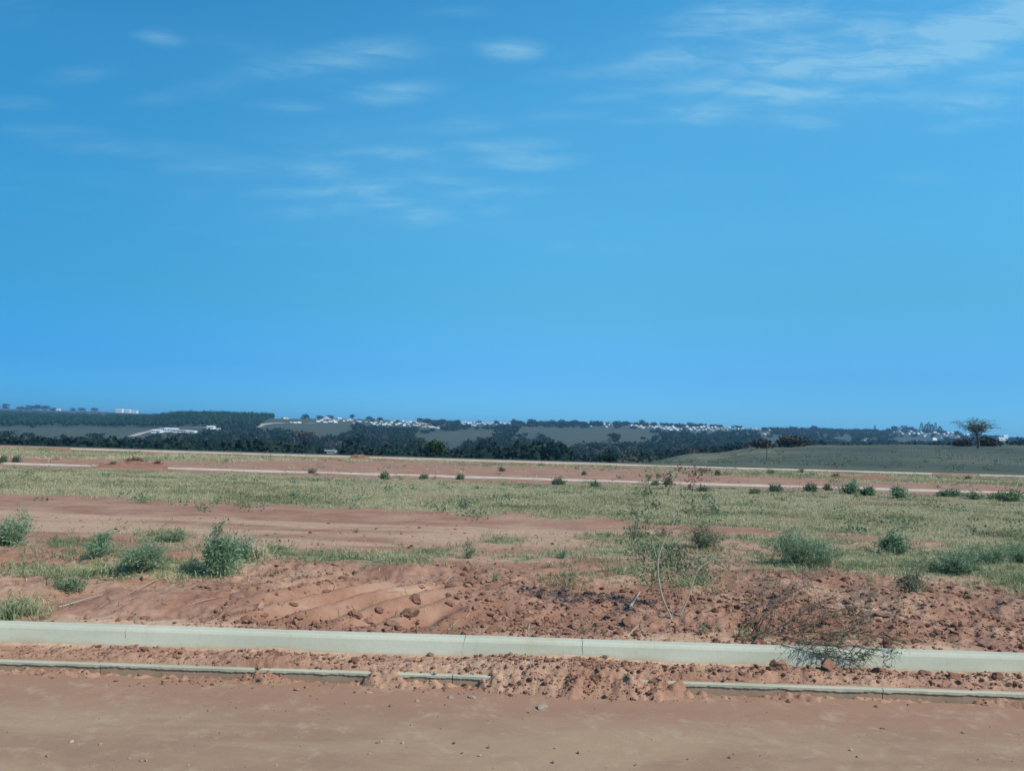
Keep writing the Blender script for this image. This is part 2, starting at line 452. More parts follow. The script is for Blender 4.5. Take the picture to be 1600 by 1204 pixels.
M_TREE = tint_mat('far tree foliage', (.010, .028, .026), (.030, .050, .036), trans=.1, spec=0)
M_TREEB = tint_mat('bare brown tree crown', (.048, .047, .042), (.092, .084, .066), trans=.1, spec=0)
M_PLANT = tint_mat('plantation foliage', (.010, .037, .022), (.027, .064, .031), trans=.1, spec=0)

# ------------------------------------------------------------------ ground sheets
def cols(nf, tmax=.84, ext=True, lim=30):
    c = np.linspace(-tmax, tmax, nf)
    if ext:
        e = tmax * np.geomspace(1.03, lim / tmax, 34)
        c = np.concatenate([-e[::-1], c, e])
    return c

# where things lie in the landscape, worked out on the photograph's own coordinates
def inpoly(px, py, poly):
    px = np.asarray(px); py = np.asarray(py); c = np.zeros(px.shape, bool)
    j = len(poly) - 1
    for i in range(len(poly)):
        xi, yi = poly[i]; xj, yj = poly[j]
        if yi != yj:
            c ^= ((yi > py) != (yj > py)) & (px < (xj - xi) * (py - yi) / (yj - yi) + xi)
        j = i
    return c
FIELDS = [  # (polygon, tan amount)
    ([(-400, 667), (120, 669), (240, 669), (330, 664), (345, 668), (240, 674), (225, 684), (190, 684), (100, 680), (-400, 678)], .5),
    ([(-600, 630), (240, 637), (215, 647), (110, 647), (-600, 644)], .6),
    ([(405, 664), (425, 656), (450, 650), (560, 652), (556, 662), (530, 679), (500, 680), (475, 677), (440, 668), (405, 668)], .6),
    ([(470, 642), (600, 649), (665, 654), (660, 657), (560, 653), (470, 649)], .6),
    ([(835, 668), (1000, 671), (1020, 676), (1015, 687), (960, 691), (880, 691), (860, 684)], .5),
    ([(640, 680), (700, 674), (770, 671), (775, 680), (720, 688), (668, 690)], .3),
    ([(820, 668), (845, 668), (850, 676), (800, 676)], .3),
    ([(1310, 682), (1335, 682), (1330, 687), (1305, 687)], .3),
    ([(1190, 686), (1250, 684), (1250, 690), (1200, 692)], .3),
    ([(1395, 684), (1440, 683), (1450, 688), (1400, 688)], .3)]
def field_at(px, py):
    f = np.zeros(np.shape(px)); w = px + 0
    for poly, tn in FIELDS:
        f = np.maximum(f, inpoly(px, py, poly) * (1.0 + tn * .001))
    return f

GE = ([-400, 0, 200, 400, 600, 800, 1000, 1200, 1400, 1600, 2200], [768, 771, 779, 788, 797, 806, 816, 829, 846, 856, 880])
PATCHES = [  # creeping green patches close by: (px, py, half width, half height, density)
    (25, 952, 48, 14, 1.0), (60, 890, 75, 9, .8), (150, 868, 60, 16, .5), (200, 890, 100, 14, 1.1), (110, 913, 26, 6, .8),
    (255, 840, 45, 12, .8), (100, 848, 30, 8, .6), (290, 890, 80, 14, .9), (370, 868, 50, 22, .8), (440, 862, 28, 11, 1.2), (520, 870, 80, 9, 1.0),
    (610, 872, 60, 11, 1.2), (680, 863, 45, 6, 1.0), (790, 845, 36, 7, 1.0), (735, 860, 26, 9, .7), (815, 872, 40, 6, .9),
    (880, 866, 60, 9, .7), (940, 838, 40, 7, .9), (960, 860, 60, 12, 1.0), (1010, 850, 90, 22, .9), (1000, 890, 90, 18, .75),
    (1090, 905, 60, 16, .7), (900, 905, 50, 14, .45), (1170, 870, 60, 12, .5), (1170, 835, 60, 12, .8), (1250, 845, 90, 16, .8), (1240, 880, 70, 10, .9),
    (1360, 870, 70, 16, 1.0), (1480, 880, 110, 22, 1.1), (1590, 890, 70, 26, 1.0), (1560, 858, 90, 14, .9), (1350, 885, 60, 8, .8),
    (1600, 915, 40, 12, .6), (770, 900, 14, 5, .7), (1110, 870, 60, 14, .7), (1200, 985, 80, 12, .25), (40, 862, 40, 12, .25)]
def patch_density(px, py):
    d = np.zeros(np.shape(px))
    for (a, b, w, h, s) in PATCHES:
        r = ((px - a) / w) ** 2 + ((py - b) / h) ** 2
        d = np.maximum(d, s * np.exp(-r * .9))
    return d * np.where((px < 430) | (px > 1160), 1.35, 1.0)
def grass_amount(x, y, px, py):
    wob = 9 * fbm(x / .9, y / .9, 3, 21)
    e = np.interp(px, *GE)
    g = sstep(4, -7, py + wob - e) * (y < R2N - .3) * (.62 + .55 * sstep(-.35, .3, fbm(x / 2.6, y / 3.5, 3, 22)))
    # worn red strips in the field
    g = g - .8 * sstep(.38, .6, fbm(x / 5, y / 1.8, 3, 23)) * (y < R2N) * (y > 13)
    g = g - .7 * sstep(37.2, 39.2, y + 1.2 * fbm(x / 3, y / 3, 2, 24)) * (y < R2N)
    lot2 = (y > R2F + .3) & (y < R3N)
    a = sstep(56, 63, y + 4 * fbm(x / 9, y / 5, 3, 25) + np.interp(px, [0, 400, 500, 900, 1100, 1600], [2, 0, -9, -9, 0, 3]))
    g = np.where(lot2, a * .8 * sstep(-.5, .25, fbm(x / 5, y / 2.5, 3, 26) + np.interp(px, [0, 350, 500, 900, 1050, 1600], [.35, .1, -.25, -.3, .1, .35])), g)
    g = np.where(y < 14, np.maximum(g, .72 * patch_density(px, py)), g)
    return np.clip(g, 0, 1)
def tan_amount(x, y):
    t = sstep(-.1, .5, fbm(x / 1.1, y / .8, 3, 31)) * .55
    t = np.maximum(t, .75 * bare_track(x, y) * sstep(-.4, .3, fbm(x / 3, y / .6, 3, 32)))
    # yellow dust washed against the kerb
    t = np.maximum(t, (1 - sstep(6.2, 6.45, y + .12 * fbm(x / .6, y * 0, 2, 33))) * sstep(-.2, .3, fbm(x / 1.5, y * 0, 2, 34)))
    return np.clip(np.where(y < 14.5, t, t * .5), 0, 1)

def sheet(name, t, ys, mat, kind='structure'):
    X = np.clip(ys[:, None] * t[None], -6000, 6000); Y = np.repeat(ys[:, None], len(t), 1)
    Z = H(X, Y)
    px, py = project(X, Y, Z)
    a = {}
    far = Y > 86
    g = grass_amount(X, Y, px, py); tn = tan_amount(X, Y); ol = np.zeros_like(g)
    if far.any():
        fl = field_at(px + 6 * fbm(X / 40, Y / 60, 2, 61), py + 1.5 * fbm(X / 30, Y / 40, 2, 62)) > 0
        hill = (Y < 300) & (px > 930 - (Y - 85) * .2)
        g = np.where(far, 1.0, g)
        g = np.where(far & (Y < 95), np.clip(.35 + fbm(X / 8, Y / 2, 3, 63) + np.interp(px, [0, 800, 1100], [-.4, -.3, .6]), 0, 1), g)
        # pale grass on near slope, dark undergrowth below the trees, straw in fields
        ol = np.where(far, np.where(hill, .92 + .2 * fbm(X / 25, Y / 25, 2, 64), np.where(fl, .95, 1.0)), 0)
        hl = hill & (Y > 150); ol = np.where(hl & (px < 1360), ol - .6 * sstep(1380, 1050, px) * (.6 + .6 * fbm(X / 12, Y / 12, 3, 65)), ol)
        tn = np.where(far, .3, tn)
    V = np.stack([X, Y, Z], -1).reshape(-1, 3)
    R, C = len(ys), len(t)
    i = np.arange(R - 1)[:, None] * C; j = np.arange(C - 1)[None]
    q = np.stack([i + j, i + j + 1, i + C + j + 1, i + C + j], -1).reshape(-1, 4)
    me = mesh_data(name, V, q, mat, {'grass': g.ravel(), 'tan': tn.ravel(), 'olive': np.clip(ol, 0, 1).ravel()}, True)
    return obj(name, me, kind=kind)
def prog(y0, y1, px):
    ys = [y0]
    while ys[-1] < y1:
        y = ys[-1]; ys.append(y + max(.016, px * y * y / (F * 1.6)))
    ys[-1] = y1
    return np.array(ys)
tc_ = cols(620)
sheet('ground', tc_, prog(KERB_B, 16, 1.1), M_GROUND)
tm_ = cols(300)
sheet('ground', tm_, np.concatenate([[16], prog(16.2, R2N, .8)]), M_GROUND)
sheet('dirt_road', tm_, np.linspace(R2N, R2F - .01, 14), M_GROUND)
sheet('ground', tm_, np.concatenate([[R2F - .009, R2F + .001], np.linspace(R2F + .3, R3N, 60)]), M_GROUND)
sheet('dirt_road', tm_, np.linspace(R3N, R3F - .01, 8), M_GROUND)
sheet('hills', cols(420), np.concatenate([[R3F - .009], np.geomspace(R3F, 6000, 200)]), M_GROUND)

# the near road, gutter and the land behind the camera
xs = np.linspace(-14, 14, 900); ys = np.linspace(3.0, LIP - .01, 130)
X, Y = np.meshgrid(xs, ys)
Z = ROAD_Z + .008 * fbm(X / .8, Y / .5, 3, 71) + .0022 * fbm(X / .07, Y / .05, 3, 72) + .012 * sstep(5.3, 5.6, Y)
C = len(xs); i = np.arange(len(ys) - 1)[:, None] * C; j = np.arange(C - 1)[None]
q = np.stack([i + j, i + j + 1, i + C + j + 1, i + C + j], -1).reshape(-1, 4)
obj('dirt_road', mesh_data('dirt_road', np.stack([X, Y, Z], -1).reshape(-1, 3), q, M_ROAD, smooth=True), kind='structure')
mb = MB()
for (x0, x1, y0, y1, z) in ((-6000, -14, -3, LIP - .01, ROAD_Z), (14, 6000, -3, LIP - .01, ROAD_Z), (-14, 14, -3, 3.0, ROAD_Z)):
    mb.add([(x0, y0, z), (x1, y0, z), (x1, y1, z), (x0, y1, z)], [[0, 1, 2], [0, 2, 3]])
obj('dirt_road', mb.mesh('dirt_road', M_ROAD), kind='structure')
mb = MB(); mb.add([(-6000, -3000, -.12), (6000, -3000, -.12), (6000, -3, -.12), (-6000, -3, -.12)], [[0, 1, 2], [0, 2, 3]])
obj('ground', mb.mesh('ground', M_GROUND), kind='structure')

# ------------------------------------------------------------------ near kerb and gutter
def xat(px, y, z):
    """world x of photograph column px on the line at depth y and height z"""
    lo, hi = -60., 60.
    for _ in range(50):
        m = (lo + hi) / 2
        if project(np.array(m), np.array(y), np.array(z))[0] < px: lo = m
        else: hi = m
    return lo
def kerb_profile(scale=1):
    return [(KERB_F - .012, -.40), (KERB_F - .012, GUT_Z - .0), (KERB_F + .012, -.025), (KERB_F + .022, -.007), (KERB_F + .04, .0),
            (KERB_B - .015, .002), (KERB_B - .002, -.006), (KERB_B, -.40)]
kerb = obj('kerb', None, loc=(0, 6, 0), kind='structure')
def crack_shape(zs, amp, seed, lean):
    zs = np.clip(zs, -.17, .01)
    return lean * (zs + .08) / .15 + amp * np.array([vnoise(z * 45, seed, seed) for z in zs])
# joints: (photo column, lean, roughness)
JO = [(-3400, 0, 0), (-900, 0, 0), (194, .012, .007), (723, .045, .012), (910, 0, .002), (2500, 0, 0), (5000, 0, 0)]
JX = [xat(p, KERB_F, -.07) for p, _, _ in JO]
PR = []
base = kerb_profile()
for a, b in zip(base[:-1], base[1:]):
    kk = 10 if abs(a[1] - b[1]) > .1 and a[1] > -.2 else 1
    for s in range(kk): PR.append((a[0] + (b[0] - a[0]) * s / kk, a[1] + (b[1] - a[1]) * s / kk))
PR.append(base[-1]); PR = np.array(PR)
for k in range(len(JO) - 1):
    x0 = JX[k] + crack_shape(PR[:, 1], JO[k][2], k + 1, JO[k][1]) + .0022
    x1 = JX[k + 1] + crack_shape(PR[:, 1], JO[k + 1][2], k + 2, JO[k + 1][1]) - .0022
    nseg = 60
    u = np.linspace(0, 1, nseg + 1)
    XX = x0[None] * (1 - u[:, None]) + x1[None] * u[:, None]
    wob = .002 * fbm(XX * 1.2, PR[None, :, 1] * 4, 2, 81) * (np.abs(PR[None, :, 1]) < .2)
    YY = PR[None, :, 0] + wob; ZZ = PR[None, :, 1] + wob * .6
    # chipped corners by the joints
    np_ = len(PR)
    V = np.stack([XX, YY - 6, ZZ], -1).reshape(-1, 3)
    i = np.arange(nseg)[:, None] * np_; j = np.arange(np_ - 1)[None]
    q = np.stack([i + j, i + np_ + j, i + np_ + j + 1, i + j + 1], -1).reshape(-1, 4)
    tri = list(map(tuple, quads2tris(q)))
    for e, flip in ((0, 0), (nseg * np_, 1)):
        for s in range(1, np_ - 1):
            tri.append((e, e + s, e + s + 1) if not flip else (e, e + s + 1, e + s))
    mb = MB(); mb.add(V, np.array(tri))
    obj('kerb_section', mb.mesh('kerb_section', M_KERB), kerb)

# gutter slab with a ragged, undercut front lip
g = obj('gutter', None, loc=(0, 5.8, 0), kind='structure')
GX = [xat(p, LIP, -.17) for p in (-3400, 156, 707, 915, 1380, 5000)]
for k in range(len(GX) - 1):
    nseg = 700 if k in (0, 4) else 260
    xx = np.linspace(GX[k] + .003, GX[k + 1] - .003, nseg + 1)
    rag = .012 * fbm(xx * 5, xx * 0, 4, 91); rag2 = .012 * fbm(xx * 9, xx * 0 + 5, 5, 92, .7) + .007 * np.abs(fbm(xx * 45, xx * 0, 2, 93))
    prof = []
    for (yy, zz, a, b2) in ((KERB_F - .014, GUT_Z - .004, 0, 0), (5.73, GUT_Z - .006, 0, 0), (LIP + .01, GUT_Z - .010, .6, 0), (LIP, GUT_Z - .016, 1, 0), (LIP, GUT_Z - .034, 1, 1), (LIP + .009, GUT_Z - .040, 1, 1), (LIP + .004, -.4, .3, 0)):
        prof.append(np.stack([xx, yy - 5.8 + rag * a * .7, zz + rag2 * b2], -1))
    V = np.stack(prof, 1).reshape(-1, 3); m_ = len(prof)
    i = np.arange(nseg)[:, None] * m_; j = np.arange(m_ - 1)[None]
    q = np.stack([i + j, i + j + 1, i + m_ + j + 1, i + m_ + j], -1).reshape(-1, 4)
    tri = list(map(tuple, quads2tris(q)))
    for s in range(1, m_ - 1):
        tri.append((0, s + 1, s)); e = nseg * m_; tri.append((e, e + s, e + s + 1))
    mb = MB(); mb.add(V, np.array(tri)); obj('gutter_slab', mb.mesh('gutter_slab', M_LIP), g)

# soil lying in the gutter, heaped over the lip in the middle
def spill_h(X, Y):
    PX, PY = project(X, Y, X * 0 + GUT_Z)
    edge = .06 * fbm(X / .22, X * 0 + 3, 4, 119) + np.interp(PX, [240, 330, 400, 450, 500, 700, 760], [0, -.05, -.10, -.08, -.02, -.02, -.06]) * (PX < 1030)
    prof = sstep(5.66, 5.78, Y - edge)
    back = sstep(5.985, 5.9, Y)
    amt = np.interp(PX, [-500, 0, 120, 200, 300, 420, 520, 640, 700, 770, 1010, 1040, 1200, 1400, 1600, 2200],
                    [.016, .014, .022, .040, .030, .050, .026, .030, .034, .06, .055, .032, .040, .040, .042, .03])
    h = GUT_Z - .03 + prof * (.022 + amt * (.6 + .8 * (.5 + .5 * fbm(X / .3, Y / .12, 3, 101)))) + .018 * fbm(X / .08, Y / .05, 3, 102) * prof * back
    h += .022 * (1 - 2 * np.abs(fbm(X / .05, Y / .035, 2, 103))) * prof * back * .5
    # tan dust banked against the kerb
    h = np.maximum(h, GUT_Z - .004 + .03 * sstep(5.90, 5.99, Y) + .006 * fbm(X / .3, Y / .2, 2, 104))
    # the collapsed heap over the lip
    def heap(c, w): return np.exp(-((PX - c) / w) ** 4)
    hp = np.maximum.reduce([heap(868, 98), .85 * heap(985, 36), .15 * heap(425, 40), .7 * heap(1035, 30)])
    hz = hp * (1 - sstep(.34, .0, Y - 5.40 + .05 * fbm(X / .12, Y * 0, 3, 105)) )
    hp = np.clip(hp * (.85 + .55 * fbm(X / .16, Y / .12, 3, 115)), 0, 1.1)
    front = sstep(5.47, 5.60, Y + .05 * fbm(X / .14, Y / .3, 3, 106))
    rg = 1 - 2 * np.abs(fbm(X / .09, Y / .035 + .6 * fbm(X / .2, Y / .2, 2, 116), 3, 107))
    hh = ROAD_Z - .02 + hp * front * (.128 + .026 * rg + .022 * fbm(X / .035, Y / .025, 2, 117) + .02 * fbm(X / .3, Y / .2, 2, 118))
    # crumbs and low drift at the foot of the lip
    hh2 = ROAD_Z - .016 + .070 * sstep(5.50, 5.645, Y + .05 * fbm(X / .15, Y / .2, 3, 108)) * (.62 + .55 * fbm(X / .35, Y * 0, 3, 109) + .35 * fbm(X / .05, Y / .04, 2, 124))
    bias = np.interp(PX, [-200, 200, 300, 390, 400, 450, 465, 540, 570, 690, 740, 775, 1010, 1050, 1110, 1400, 1700], [-.9, -.8, -.5, -.3, .12, .12, -.3, -.2, 0, -.1, -.1, .8, .8, .3, -.8, -.8, -.6])
    cv_ = fbm(X / .3, X * 0 + 7, 4, 120) + bias + .55 * fbm(X / .06, Y / .05, 3, 123)
    cov = sstep(-.25, .75, cv_) * sstep(5.50, 5.635, Y + .05 * fbm(X / .1, Y / .08, 3, 121))
    hh3 = ROAD_Z - .02 + cov * (.112 + .03 * (1 - 2 * np.abs(fbm(X / .06, Y / .03, 3, 122))))
    hh = np.maximum(hh, hh3); hp = np.maximum(hp, cov * .6)
    return np.where(Y < LIP + .03, np.maximum(hh, hh2), np.maximum(h, hh * (hp > .3) + h * (hp <= .3)))
xs = np.arange(-6.2, 6.2, .011); ys = np.concatenate([np.arange(5.34, 5.62, .012), np.arange(5.62, 5.992, .009)])
X, Y = np.meshgrid(xs, ys); Z = spill_h(X, Y)
PXg, _ = project(X, Y, Z)
C = len(xs); i = np.arange(len(ys) - 1)[:, None] * C; j = np.arange(C - 1)[None]
q = np.stack([i + j, i + j + 1, i + C + j + 1, i + C + j], -1).reshape(-1, 4)
tanv = np.clip(.12 + .15 * sstep(5.6, 5.7, Y) + .7 * sstep(5.86, 5.97, Y) + .5 * fbm(X / .5, Y / .3, 2, 110), 0, 1)
me = mesh_data('spilled_soil', np.stack([X, Y, Z], -1).reshape(-1, 3), q, M_GROUND,
               {'grass': np.zeros(X.size), 'tan': tanv.ravel(), 'olive': np.zeros(X.size)}, True)
obj('spilled_soil', me, label='crumbly red soil spilled along the gutter in front of the near kerb', cat='soil', kind='stuff')

# ------------------------------------------------------------------ far kerbs
def far_kerb(name, y, gaps, w, hgt, x0, x1):
    r = obj(name, None, loc=(0, y, 0), kind='structure')
    z0 = float(np.interp(y, *ZB))
    edges = [x0] + [v for gp in gaps for v in (xat(gp[0], y, z0), xat(gp[1], y, z0))] + [x1]
    for a, b in zip(edges[::2], edges[1::2]):
        cut = np.append(np.arange(a, b, 12.0), b)
        for c, d in zip(cut[:-1], cut[1:]):
            if d - c < .05: continue
            zc = z0 + rng.normal(0, .008)
            mb = MB(); box(mb, c + .01, d - .01, 0, w, -.2 + zc, .008 + zc); obj('kerb_section', mb.mesh('kerb_section', M_FARKERB), r)
far_kerb('kerb', R2F - .14, [(168, 262), (1330, 1336), (1402, 1410)], .14, .15, -60, 60)
far_kerb('kerb', R3F - .16, [(-300, 110), (1456, 1530)], .15, .15, -110, 110)

# ------------------------------------------------------------------ clods and stones
def ico(sub=1):
    import bmesh
    b = bmesh.new(); bmesh.ops.create_icosphere(b, subdivisions=sub, radius=1)
    b.verts.ensure_lookup_table()
    V = np.array([v.co[:] for v in b.verts]); Fc = np.array([[v.index for v in f.verts] for f in b.faces]); b.free()
    return V, Fc
I1, I1F = ico(1); I2, I2F = ico(2); I3, I3F = ico(3)
def n3(P, s, seed):
    return (vnoise(P[:, 0] * s + P[:, 2] * .7 * s, P[:, 1] * s - P[:, 2] * .6 * s, seed) + vnoise(P[:, 1] * s + 3, P[:, 2] * s + 9, seed + 5)) * .5
def clod_shape(seed, base=I2, rough=.35, flat=.7, cuts=9):
    r = np.random.default_rng(seed)
    P = base * (1 + rough * n3(base, 1.6, seed)[:, None] + .15 * n3(base, 4., seed + 3)[:, None])
    # chop a few facets
    for _ in range(cuts):
        nn = r.normal(size=3); nn /= np.linalg.norm(nn); d = r.uniform(.38, .78)
        s = P @ nn; ex = np.maximum(s - d, 0); P = P - nn[None] * ex[:, None] * .96
    return P * np.array([1.15, .9, flat])
def rotz(a):
    c, s = np.cos(a), np.sin(a); z = np.zeros_like(a); o = np.ones_like(a)
    return np.stack([np.stack([c, -s, z], -1), np.stack([s, c, z], -1), np.stack([z, z, o], -1)], -2)
def scatter_clods(mb, P, size, tint, variants, Fb):
    k = len(P); vi = rng.integers(0, len(variants), k)
    for v in range(len(variants)):
        m = vi == v; q_ = m.sum()
        if not q_: continue
        R = rotz(rng.uniform(0, 6.28, q_))
        tx = rng.normal(0, .35, q_); Rx = np.stack([np.stack([np.ones(q_), 0 * tx, 0 * tx], -1), np.stack([0 * tx, np.cos(tx), -np.sin(tx)], -1), np.stack([0 * tx, np.sin(tx), np.cos(tx)], -1)], -2)
        V = np.einsum('nij,njk,vk->nvi', R, Rx, variants[v]) * size[m][:, None, None] + P[m][:, None]
        nv = len(variants[v])
        Fc = (Fb[None] + (np.arange(q_) * nv)[:, None, None]).reshape(-1, 3)
        mb.add(V.reshape(-1, 3), Fc, np.repeat(tint[m], nv))
V1 = [clod_shape(s, I1, .4) for s in range(10)]
mb = MB()
# loose soil behind the kerb
k = 24000
y = KERB_B + .03 + 3.0 * rng.beta(1.0, 1.7, k); x = y * rng.uniform(-.8, .8, k)
dens = .5 + .5 * fbm(x / .7, y / .45, 3, 121) - .55 * np.exp(-(((x + 1.35) / .8) ** 2 + ((y - 7.0) / .6) ** 2))
dens = np.where(x < -2.6, dens - .38, dens)
m = rng.uniform(0, 1, k) < np.clip((dens - .18) * 1.8, 0.02, 1); x, y = x[m], y[m]
sz = .005 + .012 * rng.pareto(2.6, len(x)); sz = np.clip(sz, .005, .045)
z = H(x, y) + sz * .15
scatter_clods(mb, np.stack([x, y, z], -1), sz, np.clip(rng.normal(.45, .3, len(x)), 0, 1), V1, I1F)
# crumbs in the gutter and at its foot
k = 9000
x = rng.uniform(-5.2, 5.2, k); y = np.where(rng.uniform(0, 1, k) < .76, rng.uniform(5.64, 5.93, k), rng.normal(5.575, .045, k))
pxk, _ = project(x, y, x * 0 - .16)
cover = np.interp(pxk, [0, 200, 420, 560, 740, 800, 1000, 1040, 1600], [.45, .7, .9, .7, .8, 1, 1, .8, .9])
foot = (y < 5.655)
cover = np.where(foot & (pxk > 1060), .16, cover); cover = np.where((y > 5.655) & (y < 5.70) & ((pxk < 280) | (pxk > 1060)), .1, cover)
m = rng.uniform(0, 1, k) < cover; x, y = x[m], y[m]
sz = np.clip(.004 + .0075 * rng.pareto(2.8, len(x)), .004, .028)
z = np.maximum(spill_h(x, y), ROAD_Z + .008) + sz * .2
scatter_clods(mb, np.stack([x, y, z], -1), sz, np.clip(rng.normal(.5, .3, len(x)), 0, 1), V1, I1F)
# lumps all over the collapsed heap
k = 2600
x = rng.uniform(-1.2, 1.6, k); y = rng.uniform(5.42, 5.86, k)
pxk, _ = project(x, y, x * 0 - .16)
m = rng.uniform(0, 1, k) < np.maximum(np.exp(-((pxk - 880) / 130) ** 4), .5 * np.exp(-((pxk - 425) / 45) ** 4)) * np.where(y < 5.5, .3, 1); x, y = x[m], y[m]
sz = np.clip(.005 + .008 * rng.pareto(2.8, len(x)), .004, .024)
scatter_clods(mb, np.stack([x, y, spill_h(x, y) + sz * .2], -1), sz, np.clip(rng.normal(.45, .35, len(x)), 0, 1), V1, I1F)
# specks on the track and field edge
k = 1500
y = rng.uniform(9.0, 14.2, k); x = y * rng.uniform(-.8, .8, k)
sz = np.clip(.006 + .008 * rng.pareto(2.6, k), .005, .04)
scatter_clods(mb, np.stack([x, y, H(x, y) + sz * .1], -1), sz, np.clip(rng.normal(.35, .3, k), 0, 1), V1, I1F)
# grit on the road
k = 650
x = rng.uniform(-4.5, 4.5, k); y = rng.uniform(3.7, 5.55, k); sz = np.clip(.0022 + .002 * rng.pareto(2.5, k), .002, .008)
scatter_clods(mb, np.stack([x, y, x * 0 + ROAD_Z + sz * .3], -1), sz, np.clip(rng.normal(.5, .35, k), 0, 1), V1, I1F)
obj('soil_crumbs', mb.mesh('soil_crumbs', M_CLOD), label='countless small red soil crumbs strewn behind the kerb, in the gutter and over the road', cat='soil crumbs', kind='stuff')

# single clods big enough to point at: (px, py of foot, width px, height ratio, tint, label)
CL = [(406, 952, 16, 1.9, 1.15, 'tall pale upright clod behind the kerb, left of the rippled soil'),
      (226, 905, 13, 1.4, 1.0, 'pointed pale pink clod below the left shrubs'),
      (72, 965, 9, 1.5, .9, 'narrow pale clod at the end of the leftmost grass patch'),
      (383, 968, 17, .7, .2, 'dark clod behind the kerb below the tall pale clod'),
      (458, 945, 16, .6, .2, 'flat dark clod on the rippled soil'),
      (555, 962, 20, .9, .35, 'tilted dark clod at the right end of the rippled soil, near the kerb'),
      (575, 972, 18, .8, .6, 'angular clod touching the back of the kerb right of the rippled soil'),
      (618, 975, 24, .6, .7, 'wide wedge shaped clod against the kerb left of the biggest clods'),
      (640, 962, 30, .8, .6, 'largest red clod behind the kerb left of the cracked joint'),
      (648, 940, 22, .9, .5, 'clod on top of the heap above the largest red clod'),
      (590, 955, 16, .7, .4, 'small tilted clod between the ripples and the largest clod'),
      (702, 945, 20, .7, .55, 'rounded clod on open soil above the jagged kerb crack'),
      (731, 955, 13, .8, .6, 'small round clod up the slope from the jagged kerb crack'),
      (772, 985, 20, .7, .3, 'dark clod behind the kerb just right of the jagged crack'),
      (900, 980, 18, 1.1, .95, 'pale blocky clod behind the kerb above the straight joint'),
      (915, 990, 12, .9, .7, 'small clod right of the pale blocky clod at the straight joint'),
      (935, 978, 22, .6, .35, 'flat dark clod right of the straight kerb joint'),
      (850, 935, 18, .8, .5, 'clod on bare soil in the middle distance above the straight joint'),
      (1015, 968, 26, .7, .5, 'broad clod left of the tall sapling foot'),
      (978, 975, 18, .8, .4, 'clod behind two leaning sticks near the kerb'),
      (828, 960, 14, .9, 1.05, 'pale crumbly clod in the soil left of the straight joint'),
      (1118, 956, 14, .8, .3, 'dark clod right of the tall sapling stems'),
      (1085, 936, 12, .8, .45, 'small clod between the two sapling stems'),
      (1210, 1048, 34, .6, .75, 'long pale pink clod in the gutter under the fallen branch'),
      (1205, 1046, 15, 1.2, .15, 'dark standing clod in the gutter at the left end of the long pale clod'),
      (1285, 1050, 30, .6, .6, 'wide clod in the gutter below the fallen branch tips'),
      (1375, 1058, 18, .8, .2, 'dark red clod in the gutter right of the fallen branch'),
      (1445, 1062, 20, .6, .5, 'clod in the gutter well right of the fallen branch'),
      (1490, 1066, 22, .8, .3, 'large dark clod in the gutter toward the right edge'),
      (1560, 1068, 18, .7, .4, 'rightmost clod lying in the gutter'),
      (902, 1034, 16, .8, .6, 'clod in the gutter beneath the straight kerb joint'),
      (672, 1030, 14, .8, .55, 'clod in the gutter left of the jagged crack'),
      (554, 1040, 14, .9, .4, 'dark clod on the gutter lip left of centre'),
      (638, 1062, 26, .45, .3, 'flat crumbly clump fallen from the gutter lip onto the road edge'),
      (430, 1022, 22, .4, .35, 'flat flake of soil in the gutter left of centre'),
      (1022, 1070, 20, .6, .5, 'clod at the left end of the long right gutter lip'),
      (860, 1050, 18, .6, .6, 'clod embedded in the soil heap that covers the gutter lip'),
      (930, 1066, 18, .8, .2, 'dark clod right of the exposed lip fragment'),
      (795, 962, 12, .7, .8, 'small pale clod mid slope right of the jagged crack'),
      (510, 925, 14, .7, .3, 'dark clod at the top of the rippled soil'),
      (540, 905, 15, .6, .3, 'dark clod just below the green grass strip'),
      (1320, 905, 13, .8, .3, 'dark clod above the fallen branch on the right slope'),
      (1455, 925, 18, .8, .4, 'brown clod beside the small plant on the right slope'),
      (1230, 925, 15, .7, .4, 'clod left of the fallen branch twigs')]
for ii, (px, py, w, hr, tn, lab) in enumerate(CL):
    p = at(px, py); s = np.linalg.norm(p - EYE) / F
    r = w * s * .46
    if KERB_F - .06 < p[1] < KERB_B + .05: p[1] = KERB_B + .03 + r * .8 if py < 1005 else KERB_F - .05 - r; p[2] = float(H(p[0:1], p[1:2])[0])
    if KERB_F > p[1] > 5.3:
        p[2] = float(spill_h(np.array([p[0]]), np.array([p[1]]))[0])
    shape = clod_shape(200 + ii, I3, .38, 1.0) * np.array([r, r * .8, r * hr])
    if hr > 1.1: shape[:, :2] *= (1.0 - .35 * shape[:, 2] / (r * hr))[:, None]
    shape += .10 * r * n3(shape / r, 5, ii)[:, None] + .05 * r * n3(shape / r, 13, ii)[:, None]
    mb = MB(); mb.add(shape, I3F, np.clip(tn * .75, 0, 1.2))
    obj('soil_clod', mb.mesh('soil_clod', M_CLOD, False), loc=p + np.array([0, 0, r * hr * .30]), label=lab, cat='clod', rotz=None, group='larger soil clods')

